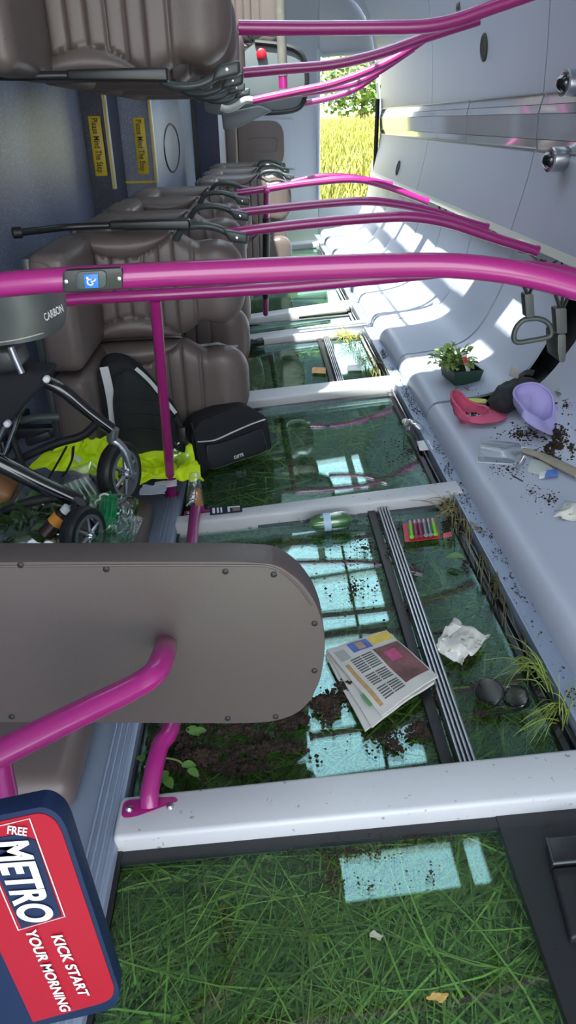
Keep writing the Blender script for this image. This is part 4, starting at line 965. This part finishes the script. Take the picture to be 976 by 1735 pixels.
# caps
def cap(name, label, c, brimdir, m, t_, seed, squash=.8, L=.070, roll=0.0):
    """a baseball cap lying on the back of its crown, the opening tilted towards the brim side"""
    t = thing(name, label, 'cap', c); f = Vector(brimdir); f.z = 0; f = f.normalized(); s = Vector((-f.y, f.x, 0)); Z_ = Vector((0, 0, 1))
    n = (Z_ * math.cos(t_) + f * math.sin(t_)).normalized(); g = (f * math.cos(t_) - Z_ * math.sin(t_)).normalized()
    if roll: q_ = Matrix.Rotation(roll, 3, f); n, g, s = q_ @ n, q_ @ g, q_ @ s
    ra, rb = .084, .078 * squash; base = Vector(c).z; c = Vector(c) + Z_ * ((ra + L) * math.sin(t_) * .55 + .034)
    def rim(a): return c + g * math.cos(a) * ra + s * math.sin(a) * rb + n * (.012 * math.sin(2 * a + seed) + .010 * nz(math.cos(a) * 1.5 + seed, math.sin(a) * 1.5))
    def crown(u_, v_):
        a = 2 * PI * u_; r = math.sin(v_ * PI / 2) ** .7; h = math.cos(v_ * PI / 2); p = rim(a)
        w = .012 * nz(math.cos(a) * 2.2 + seed, math.sin(a) * 2.2, v_ * 2.5) * (1 - v_) + .004 * abs(nz(u_ * 14, v_ * 9, seed)); d = .062 + .012 * math.cos(a)
        q = c + (p - c) * r - n * (d * h) + n * w * 1.5 + s * w; q.z = max(q.z, base + .003 + .01 * (q.z < base) * abs(nz(u_ * 9, v_ * 5, seed))); return q
    k = MB(); k.grid(crown, 44, 16, closeu=True); cr = k.build('crown', m, t, ang=80)
    def brim(u_, v_):
        a = (u_ - .5) * 2.5; ex = L * max(0, math.cos((u_ - .5) * PI)) ** .5 * v_; p = rim(a); o = (g * math.cos(a) * 1.0 + s * math.sin(a) * .55).normalized()
        return p + o * ex + n * (.016 * v_ * math.cos(a * 1.2) - .020 * v_ * (2 * u_ - 1) ** 2)
    MB().sheet(brim, 34, 10, .004).build('brim', m, t, ang=70)
    MB().tube([rim(2 * PI * i / 40) - n * .004 for i in range(41)], .0042, 6).build('sweat_band', m, t)
    for k in (0, 2, 4): MB().tube([crown((k + .5) / 6, v / 10) - n * .001 for v in range(11)], .0016, 5).build('panel_seam', m, cr)
    return t
PKC = mat('pink_cotton', (.60, .10, .19), .8, var=.15, vscale=20, bump=.2, bscale=250, speck=(.10, .04, .04), sscale=70, samt=.66)
LVC = mat('lavender_cotton', (.40, .36, .66), .8, var=.08, vscale=20, bump=.2, bscale=250)
cap('baseball_cap', 'pink baseball cap with soil on it near the rolled cove edge', cv(793, 712), (.86, -.42, 0), PKC, .42, 1.5, .95, .062)
cap('baseball_cap', 'lavender baseball cap with wide brim on the cove at the right', cv(901, 716, .018), (.42, -.88, 0), LVC, .62, 4.0, 1.0, .075)
# black cap, crumpled
t = thing('baseball_cap', 'crumpled black cap with grey tag lying behind the pink and lavender caps', 'cap', cv(870, 690))
BKC = mat('black_cotton', (.018, .018, .022), .8, var=.2, vscale=18, bump=.3, bscale=240)
ca, cb_ = cv(826, 693, .022), cv(908, 656, .032)
def blob(u_, v_):
    a = 2 * PI * u_; x = v_; p = ca.lerp(cb_, x); r = .058 * max(0.02, math.sin(PI * min(1, max(0, x * .93 + .035)))) ** .5
    d = cb_ - ca; s = Vector((-d.y, d.x, 0)).normalized(); w = 1 + .30 * nz(math.cos(a) * 1.6 + 3, math.sin(a) * 1.6, x * 5) + .16 * abs(nz(math.cos(a) * 4, math.sin(a) * 4 + 7, x * 12))
    return p + s * math.cos(a) * r * 1.35 * w + Vector((0, 0, 1)) * (math.sin(a) * r * .85 * w + .012)
MB().grid(blob, 40, 34, closeu=True).build('crown', BKC, t, ang=80)
MB().sheet(lambda u_, v_: ca.lerp(cb_, .55 + .45 * u_) + Vector((.03 * v_, .05 + .06 * v_, .03 + .02 * math.sin(PI * u_))), 14, 6, .004).build('brim', BKC, t)
ta = ca.lerp(cb_, .52) + Vector((-.01, .05, .075)); 
MB().prism(rrect([ta, ta + Vector((.035, -.012, -.012)), ta + Vector((.042, -.008, .026)), ta + Vector((.010, .008, .036))], .004), (0, .003, 0), .001).build('size_tag', mat('grey_tag', (.40, .38, .36), .7), t)
# clear plastic tub
t = thing('plastic_tub', 'flattened clear plastic food tub on the cove below the caps', 'tub', cv(845, 770))
c = [cv(809, 783, .006), cv(872, 787, .006), cv(880, 760, .006), cv(812, 754, .006)]
c.insert(2, c[1].lerp(c[2], .5) + Vector((.012, 0, 0)))
MB().prism(rrect(c, .010), (0, 0, .022), .006).build('tub', CLEARP, t)
MB().tube(rrect(c + [], .010) + [rrect(c, .010)[0]], .003, 6).build('rim', mat('frosted_rim', (.62, .68, .66), .3), t)
MB().prism([c[0].lerp(c[3], .35) + Vector((.03, 0, .023)), c[0].lerp(c[3], .35) + Vector((.09, 0, .023)), c[0].lerp(c[3], .6) + Vector((.09, 0, .023)), c[0].lerp(c[3], .6) + Vector((.03, 0, .023))], (0, 0, .001)).build('frosted_panel', mat('frosted_rim', (.6, .6, .6)), t)
# stick, tags, scraps
STK = mat('weathered_wood', (.36, .31, .24), .8, var=.3, vscale=25)
def strip3(name, pts, w, th, m, label, cat, h=.012):
    P = [cv(x, y, h) for x, y in pts]; P = spline(P, 5)
    def fn(u_, v_):
        f = u_ * (len(P) - 1); k = min(len(P) - 2, int(f)); p = P[k].lerp(P[k + 1], f - k); d = P[k + 1] - P[k]; n = Vector((-d.y, d.x, 0)).normalized(); return p + n * (v_ - .5) * w * (.55 + .9 * u_ - .5 * u_ * u_) + Vector((0, 0, .008 * (1 - (2 * v_ - 1) ** 2)))
    return tag(MB().sheet(fn, len(P), 5, th).build(name, m), label, cat)
strip3('paper_wrapper', [(886, 764), (915, 772), (945, 786), (985, 806)], .052, .006, STK, 'long folded brown paper strip at the right edge of the cove', 'paper')
strip3('plastic_strip', [(872, 798), (880, 790), (888, 776)], .016, .003, CLEARP, 'bent clear plastic strip beside the clear tub', 'plastic')
def scrap(name, pts, m, label, cat, h=.006, th=.004, r=.006):
    return tag(MB().prism(rrect([cv(x, y, h) for x, y in pts], r), (0, 0, th), .001).build(name, m), label, cat)
scrap('plastic_scrap', [(892, 800), (915, 806), (938, 798), (925, 782), (900, 780)], mat('milky_plastic', (.55, .58, .52), .4), 'milky plastic scrap under the folded brown paper strip', 'lid')
t = scrap('blue_tag', [(922, 810), (945, 806), (944, 796), (926, 798)], mat('tag_blue', (.08, .17, .55), .4, var=.4, vscale=50), 'small blue printed tag on the cove at the right', 'tag', .012)
scrap('white_tag', [(912, 812), (923, 810), (926, 800), (915, 800)], WHT, 'small white tag beside the blue tag', 'tag', .010)
tag(MB().sheet(patch(cv(938, 880, .006), cv(985, 884, .006), cv(985, 856, .008), cv(955, 860, .008), .012, 2.0, .012, .008, 18), 20, 16, .003).build('crumpled_tissue', PB), 'crumpled white tissue at the right edge of the cove', 'tissue')
scrap('cardboard_scrap', [(788, 682), (822, 684), (824, 678), (795, 676)], mat('yellow_scrap', (.70, .68, .15), .6, var=.3, vscale=40), 'thin yellow and white scrap beside the pink cap', 'scrap', .006, .005, .003)
tag(MB().tube([cv(868, 806, .006), cv(886, 816, .006)], .003, 6).build('twig', mat('dark_twig', (.08, .06, .05), .8)), 'thin dark twig on the cove below the clear lid', 'twig')
# hanging straps on the thick stanchion
def hanger(x, y0, pts, label, edge):
    g = thing('hanging_strap', label, 'strap handle', ay(x, y0, Y1)); return g
HANG = mat('hanger_grey', (.030, .034, .033), .45)
WB = mat('webbing_black', (.02, .022, .022), .7)
g = hanger(896, 485, None, 'grey looped hand strap hanging from the thick pink stanchion, nearer the middle', 0)
for a, b in (((887, 484), (895, 500)), ((901, 486), (897, 500))): MB().tube([ay(*a, Y1 - .004), ay(*b, Y1)], .0045, 8, flat=.4).build('webbing', WB, g)
MB().prism(rrect([ay(x, y, Y1 - .008) for x, y in ((889, 499), (904, 498), (906, 537), (892, 539))], .003), (0, .018, 0), .004).build('grip_sleeve', HANG, g)
D_ = [ay(x, y, Y1) for x, y in ((896, 540), (886, 543), (876, 553), (871, 566), (872, 577), (880, 580), (900, 577), (926, 572), (934, 566), (932, 553), (924, 544), (912, 540), (900, 540), (896, 540))]
MB().tube(D_, .0040, 10, smooth=5).build('hand_loop', HANG, g)
Y3 = Y1
g = hanger(950, 497, None, 'grey hand strap seen edge on at the right end of the thick stanchion', 1)
for a, b in (((940, 495), (949, 522)), ((954, 498), (951, 522)), ((964, 500), (954, 522))): MB().tube([ay(*a, Y3 - .004), ay(*b, Y3)], .0045, 8, flat=.4).build('webbing', WB, g)
MB().prism(rrect([ay(x, y, Y3 - .008) for x, y in ((941, 523), (960, 522), (961, 565), (944, 566))], .003), (0, .018, 0), .004).build('grip_sleeve', HANG, g)
MB().prism(rrect([ay(x, y, Y3 - .006) for x, y in ((945, 567), (959, 566), (959, 600), (957, 614), (948, 614), (945, 595))], .004), (0, .05, 0), .003).build('hand_loop', HANG, g)
# black box at lower right, on the black panel
t = thing('black_step_box', 'black plastic step box at the lower right corner by the nearest window', 'box', gl(960, 1450, 0))
c = [gl(926, 1418, .03), gl(1010, 1410, .03), gl(1020, 1452, .03), gl(936, 1462, .03)]
MB().prism(c, (0, 0, -.03), .006).build('top_plate', BLKP, t)
c2 = [gl(936, 1468, .022), gl(1020, 1462, .022), gl(1040, 1570, .022), gl(968, 1590, .022)]
MB().prism(c2, (0, 0, -.022), .006).build('lower_step', BLK, t)
MB().tube([gl(927, 1420, .032), gl(938, 1463, .032), gl(1010, 1456, .032)], .003, 6).build('edge_trim', DGREY, t)
# wiring hanging out of the roof gap
wr_ = random.Random(4)
for k in range(7):
    y = 2.6 + .42 * k; P = [Vector((1.17 + wr_.uniform(-.01, .02), y + j * .09, .70 + wr_.uniform(-.045, .02))) for j in range(6)]
    tag(MB().tube(P, wr_.choice((.004, .006, .008)), 6, smooth=4).build('loose_wire', [BLK, mat('grey_wire', (.25, .24, .22), .5), mat('pink_wire', (.35, .12, .16), .5)][k % 3]), 'loose wire hanging out of the dark gap under the roof panels', 'wire', 'wires in the roof gap')

# ------------------------------------------------------------------ compost
def lumps(name, pts, m, label, cat='compost'):
    """pts: (x, y, z, r) -> one mesh of small irregular clods"""
    base = np.array([(1, 0, 0), (-1, 0, 0), (0, 1, 0), (0, -1, 0), (0, 0, 1), (0, 0, -1)], float)
    fc = [(0, 2, 4), (2, 1, 4), (1, 3, 4), (3, 0, 4), (2, 0, 5), (1, 2, 5), (3, 1, 5), (0, 3, 5)]
    rg = np.random.default_rng(len(pts)); V = []; Fs = []
    for i, (x, y, z, r) in enumerate(pts):
        q_, _ = np.linalg.qr(rg.normal(size=(3, 3))); k = base * rg.uniform(.55, 1.35, (6, 1)) * r; k = k @ q_; k[:, 2] *= .75
        V.append(k + (x, y, z)); Fs += [tuple(6 * i + j for j in f) for f in fc]
    me = bpy.data.meshes.new(name); me.from_pydata(np.concatenate(V).tolist(), [], Fs); finish(me, m, False); return stuff(obj(name, me), label, cat)
rg = np.random.default_rng(11)
def pile(c, rx, ry, n, h, f, rmin=.002, rmax=.009, rot=0.0):
    out = []
    for _ in range(n):
        a = rg.uniform(0, 2 * PI); q_ = min(1.5, abs(rg.normal(0, .5))); dx, dy = rx * q_ * math.cos(a), ry * q_ * math.sin(a)
        if nz(dx * .045 + c[0], dy * .05 + c[1]) < -.12 and q_ > .25: continue
        px, py = c[0] + dx * math.cos(rot) - dy * math.sin(rot), c[1] + dx * math.sin(rot) + dy * math.cos(rot)
        p = f(px, py, 0.0); r = rg.uniform(rmin, rmax) * rg.uniform(.5, 1); out.append((p.x, p.y, p.z + r * .4 + h * max(0, 1 - q_ * 1.2) * rg.uniform(.2, 1), r))
    return out
big = []
for c, rx, ry, n, h in (((345, 1290), 95, 26, 1500, .03), ((300, 1255), 60, 34, 900, .03), ((455, 1272), 80, 22, 900, .022), ((420, 1305), 60, 12, 260, .01), ((550, 1195), 60, 24, 1000, .022), ((590, 1165), 40, 18, 340, .014), ((500, 1225), 60, 26, 500, .015), ((712, 1240), 30, 18, 380, .016), ((668, 1262), 20, 14, 120, .01), ((400, 1240), 90, 18, 500, .016)):
    big += pile(c, rx, ry, n, h, gl)
lumps('compost_pile', big, SOILM, 'spilled dark brown compost heaped on the glass by the padded board')
mid = []
for c, rx, ry, n in (((660, 890), 30, 18, 260), ((755, 890), 34, 24, 420), ((790, 955), 18, 20, 140), ((655, 940), 26, 60, 260), ((690, 1010), 14, 60, 160), ((590, 885), 90, 10, 150), ((700, 980), 10, 50, 60), ((820, 1210), 40, 16, 160), ((740, 1180), 14, 26, 60), ((600, 1000), 110, 80, 200), ((620, 930), 90, 40, 200), ((780, 1120), 90, 100, 160), ((660, 1250), 100, 40, 220), ((735, 780), 30, 24, 380), ((690, 770), 70, 40, 200)):
    mid += pile(c, rx, ry, n, .008, gl, .0014, .006)
lumps('compost_crumbs', mid, SOILM, 'compost crumbs scattered over the window glass between the white pillars')
low = []
for c, rx, ry, n in (((590, 1445), 120, 18, 320), ((560, 1480), 22, 40, 160), ((730, 1480), 20, 20, 30), ((620, 1500), 130, 40, 60), ((700, 1420), 300, 10, 220), ((930, 1400), 60, 40, 90), ((940, 1600), 30, 120, 60)):
    low += pile(c, rx, ry, n, .003, gl, .0012, .0038)
lumps('compost_crumbs', low, SOILM, 'compost crumbs on the nearest window in front of the first pillar')
ledge = []
for k in range(2600):
    y = rg.uniform(.95, 3.9) ** 1.0; x = .66 + rg.normal(0, .013)
    if nz(y * 6, x * 14 + 3) < .12 and rg.uniform() < .88: continue
    r = rg.uniform(.0008, .0048) * rg.uniform(.4, 1); ledge.append((x, y, zg(x) + .034 + r * .4, r))
lumps('compost_crumbs', ledge, SOILM, 'compost crumbs lying along the blue grey ledge beside the cove')
cvp = []
for c, rx, ry, n, r1 in (((935, 735), 50, 24, 420, .008), ((925, 775), 60, 24, 300, .006), ((850, 690), 60, 20, 120, .005), ((800, 705), 40, 18, 160, .005), ((930, 690), 16, 22, 200, .008), ((880, 740), 90, 40, 500, .005), ((860, 800), 110, 50, 300, .004), ((945, 760), 40, 20, 260, .010), ((790, 700), 30, 20, 120, .006), ((930, 850), 60, 50, 160, .004), ((900, 840), 90, 70, 200, .003), ((835, 795), 80, 60, 200, .003), ((960, 690), 20, 40, 60, .006), ((790, 660), 50, 12, 60, .003), ((780, 640), 60, 30, 60, .002)):
    cvp += pile(c, rx, ry, int(n * 1.6), .008, cv, .0013, r1 * 1.25)
for _ in range(900):
    p = cv(rg.uniform(770, 985), rg.uniform(715, 900), 0.0); r = rg.uniform(.0012, .0034)
    if nz(p.x * 6, p.y * 6, 3) > -.15: cvp.append((p.x, p.y, p.z + r * .4, r))
lumps('compost_crumbs', cvp, SOILM, 'compost crumbs strewn over the pale cove around the caps')
edg = []
for k in range(420):
    x = rg.uniform(.693, .735); y = 1.3 + abs(rg.normal(0, .5)); r = rg.uniform(.001, .003); edg.append((x, y, cove_z(x) + r * .3, r))
lumps('compost_crumbs', edg, mat('dry_compost', (.13, .085, .05), .95, island=.4), 'dry brown crumbs along the rolled edge of the near cove')

# ------------------------------------------------------------------ grass pressed under the windows
def blades(name, n, xr, yr, zfun, L, w, m, label, cat='grass', main=0.6, spread=.7, seg=3, rise=.0, seed=1, bend=.35):
    r = np.random.default_rng(seed)
    x = r.uniform(*xr, n); y = r.uniform(*yr, n); a = r.normal(main, spread, n); a = np.where(r.uniform(size=n) < .35, r.uniform(0, 2 * PI, n), a); l = r.uniform(L[0], L[1], n); ww = r.uniform(w[0], w[1], n)
    c = r.normal(0, bend, n); z0 = zfun(x, y, r); k = seg + 1; V = np.zeros((n, k * 2, 3)); px, py = x.copy(), y.copy(); ang = a.copy(); ti = r.normal(0, rise, n); pz = z0.copy()
    for i in range(k):
        t = i / seg; hw = ww * (1 - .85 * t) * .5
        V[:, 2 * i, 0] = px - np.sin(ang) * hw; V[:, 2 * i, 1] = py + np.cos(ang) * hw; V[:, 2 * i, 2] = pz
        V[:, 2 * i + 1, 0] = px + np.sin(ang) * hw; V[:, 2 * i + 1, 1] = py - np.cos(ang) * hw; V[:, 2 * i + 1, 2] = pz + hw * .6
        px = px + np.cos(ang) * l / seg; py = py + np.sin(ang) * l / seg; ang = ang + c / seg; pz = pz + ti * l / seg
    q_ = []
    for i in range(seg): q_.append([2 * i, 2 * i + 1, 2 * i + 3, 2 * i + 2])
    Fc = (np.arange(n)[:, None, None] * (2 * k) + np.array(q_)[None]).reshape(-1, 4)
    me = bpy.data.meshes.new(name); me.vertices.add(n * 2 * k); me.vertices.foreach_set('co', V.reshape(-1)); nf = len(Fc)
    me.loops.add(nf * 4); me.loops.foreach_set('vertex_index', Fc.reshape(-1).astype(np.int32)); me.polygons.add(nf); me.polygons.foreach_set('loop_start', np.arange(0, nf * 4, 4, dtype=np.int32))
    me.update(calc_edges=True); me.validate(); finish(me, m, True, 0); return stuff(obj(name, me), label, cat)
zz = lambda lo, hi: (lambda x, y, r: np.minimum(TILT * x, TILT * (x + .2)) + r.uniform(lo, hi, len(x)) - .02)
blades('flattened_grass', 26000, (-.55, .75), (.22, 1.05), zz(-.10, -.022), (.09, .34), (.0020, .0052), GRASSM, 'long green grass pressed flat under the nearest window', main=.5, spread=.6, rise=.05)
blades('flattened_grass', 16000, (-.6, .85), (.95, 2.3), zz(-.10, -.022), (.08, .26), (.003, .006), GRASSM, 'green grass pressed flat under the window with the newspaper', main=.4, spread=.6, rise=.04, seed=2)
blades('flattened_grass', 14000, (-.7, .9), (2.2, 5.2), zz(-.10, -.025), (.10, .30), (.004, .008), GRASSM, 'green grass pressed flat under the farther windows', main=.3, spread=.6, rise=.04, seed=3)
blades('dry_grass', 260, (-.35, .55), (.3, .9), zz(-.024, -.018), (.05, .22), (.0012, .0028), STRAW, 'dry straw coloured stems under the nearest window', main=.4, spread=.9, seed=5, bend=.15)
# grass poking in along the black window frame
def tuft(name, spots, n, L, m, label, seed, h=.01, drop=(0, 0)):
    r = random.Random(seed); mb = MB()
    for _ in range(n):
        x, y, dx, dy = r.choice(spots); a = gl(x + r.uniform(-12, 12), y + r.uniform(-12, 12), h); d = gl(x + dx + r.uniform(-22, 22), y + dy + r.uniform(-22, 22), h + r.uniform(.0, .06)) - a
        l = r.uniform(*L); d = d.normalized() * l; P = [a, a + d * .5 + Vector((0, 0, .02)), a + d + Vector((r.uniform(-.01, .01), 0, -.004))]
        mb.tube(P, [.0018, .0005], 4, smooth=4, caps=False)
    return stuff(mb.build(name, m, recalc=False, ang=0), label, 'grass')
tuft('grass_tuft', [(935, 1180, -40, -40), (950, 1200, -60, 30), (940, 1215, -50, 40), (955, 1230, 10, -50), (900, 1130, -30, 10), (925, 1150, -40, -25)], 80, (.05, .15), mat('bent_grass', (.20, .27, .05), .6, island=.4), 'bent green and straw grass pushed in at the near corner of the window frame', 3)
tuft('dry_grass_tuft', [(760, 860, -4, -22), (775, 875, 8, 30), (790, 890, 14, 40), (768, 868, -24, 6)], 46, (.06, .15), STRAW, 'dry grass tuft poking in at the far corner of the window with the batteries', 4, .02)
tuft('dry_grass_tuft', [(815, 940, 16, 40), (850, 1010, 20, 45), (885, 1075, 20, 40), (835, 975, 10, 40)], 26, (.08, .2), mat('olive_grass', (.16, .17, .05), .7, island=.4), 'thin olive stems lying along the black window frame', 6, .014)
tuft('yellow_grass_tuft', [(600, 575, 10, 20), (615, 600, 14, 30), (590, 570, -20, 2), (630, 620, 4, 14)], 90, (.10, .3), mat('yellow_grass', (.45, .42, .06), .7, island=.4), 'sunlit yellow grass along the far window frame', 7, .02)

# ------------------------------------------------------------------ outside behind the rear window
MB().grid(lambda a, b: Vector((-30 + 70 * a, 9.2 + 60 * b, -.3 + b * 60 * .036 + .25 * nz(a * 9, b * 9))), 30, 30).build('meadow_ground', mat('meadow_ground', (.30, .29, .04), .9, var=.3, vscale=2))['kind'] = 'structure'
def field(seed, n, yr, L, w):
    r = np.random.default_rng(seed); y = yr[0] + (yr[1] - yr[0]) * r.uniform(size=n) ** 1.3; x = (.06 + r.uniform(0, .15, n)) * y; l = r.uniform(*L, n); ww = r.uniform(*w, n); z = -.35 + (y - 9.2) * .036; V = np.zeros((n, 6, 3)); dx = r.normal(0, .18, n) * l
    for i, t in enumerate((0, .6, 1)):
        hw = ww * (1 - .8 * t) / 2; V[:, 2 * i, 0] = x - hw + dx * t * t; V[:, 2 * i + 1, 0] = x + hw + dx * t * t
        for k in (0, 1): V[:, 2 * i + k, 1] = y - .15 * l * t * t * r.uniform(-1, 1, n); V[:, 2 * i + k, 2] = z + l * t
    Fc = (np.arange(n)[:, None, None] * 6 + np.array([[0, 1, 3, 2], [2, 3, 5, 4]])[None]).reshape(-1, 4)
    me = bpy.data.meshes.new('meadow_grass'); me.from_pydata(V.reshape(-1, 3).tolist(), [], Fc.tolist()); finish(me, FIELDM, False)
    return obj('meadow_grass', me)
stuff(field(1, 16000, (9.3, 40), (.25, .7), (.012, .045)), 'tall sunlit yellow green meadow grass outside the rear window', 'grass')
r = random.Random(9)
for k, (x, y, R_, lab) in enumerate(((6.2, 46, 2.3, 'rounded green tree beyond the meadow, seen through the rear window'), (9.5, 52, 2.0, 'smaller green tree to the right of the rounded one beyond the meadow'))):
    z0 = -.3 + (y - 9.2) * .036; t = thing('tree', lab, 'tree', (x, y, z0))
    MB().tube([Vector((x, y, z0 - .2)), Vector((x + .05, y, z0 + R_ * .8))], [.18, .10], 8).build('trunk', mat('bark', (.10, .07, .05), .9), t)
    mb = MB()
    for i in range(1500):
        d = Vector((r.gauss(0, 1), r.gauss(0, 1), r.gauss(0, 1))).normalized(); rad = R_ * (r.uniform(.55, 1.0)) * (1 + .25 * nz(d.x * 2 + k, d.y * 2, d.z * 2)); p = Vector((x, y, z0 + R_ * .95)) + Vector((d.x * rad * 1.35, d.y * rad, d.z * rad * .8)); leaf(mb, p, (r.uniform(-1, 1), r.uniform(-1, 1), r.uniform(-.6, .3)), (r.uniform(-.5, .5), -.5, 1), .34, .13, .2)
    mb.build('crown', mat('tree_leaves', (.13, .22, .05), .6, island=.45), t, recalc=False, ang=0)
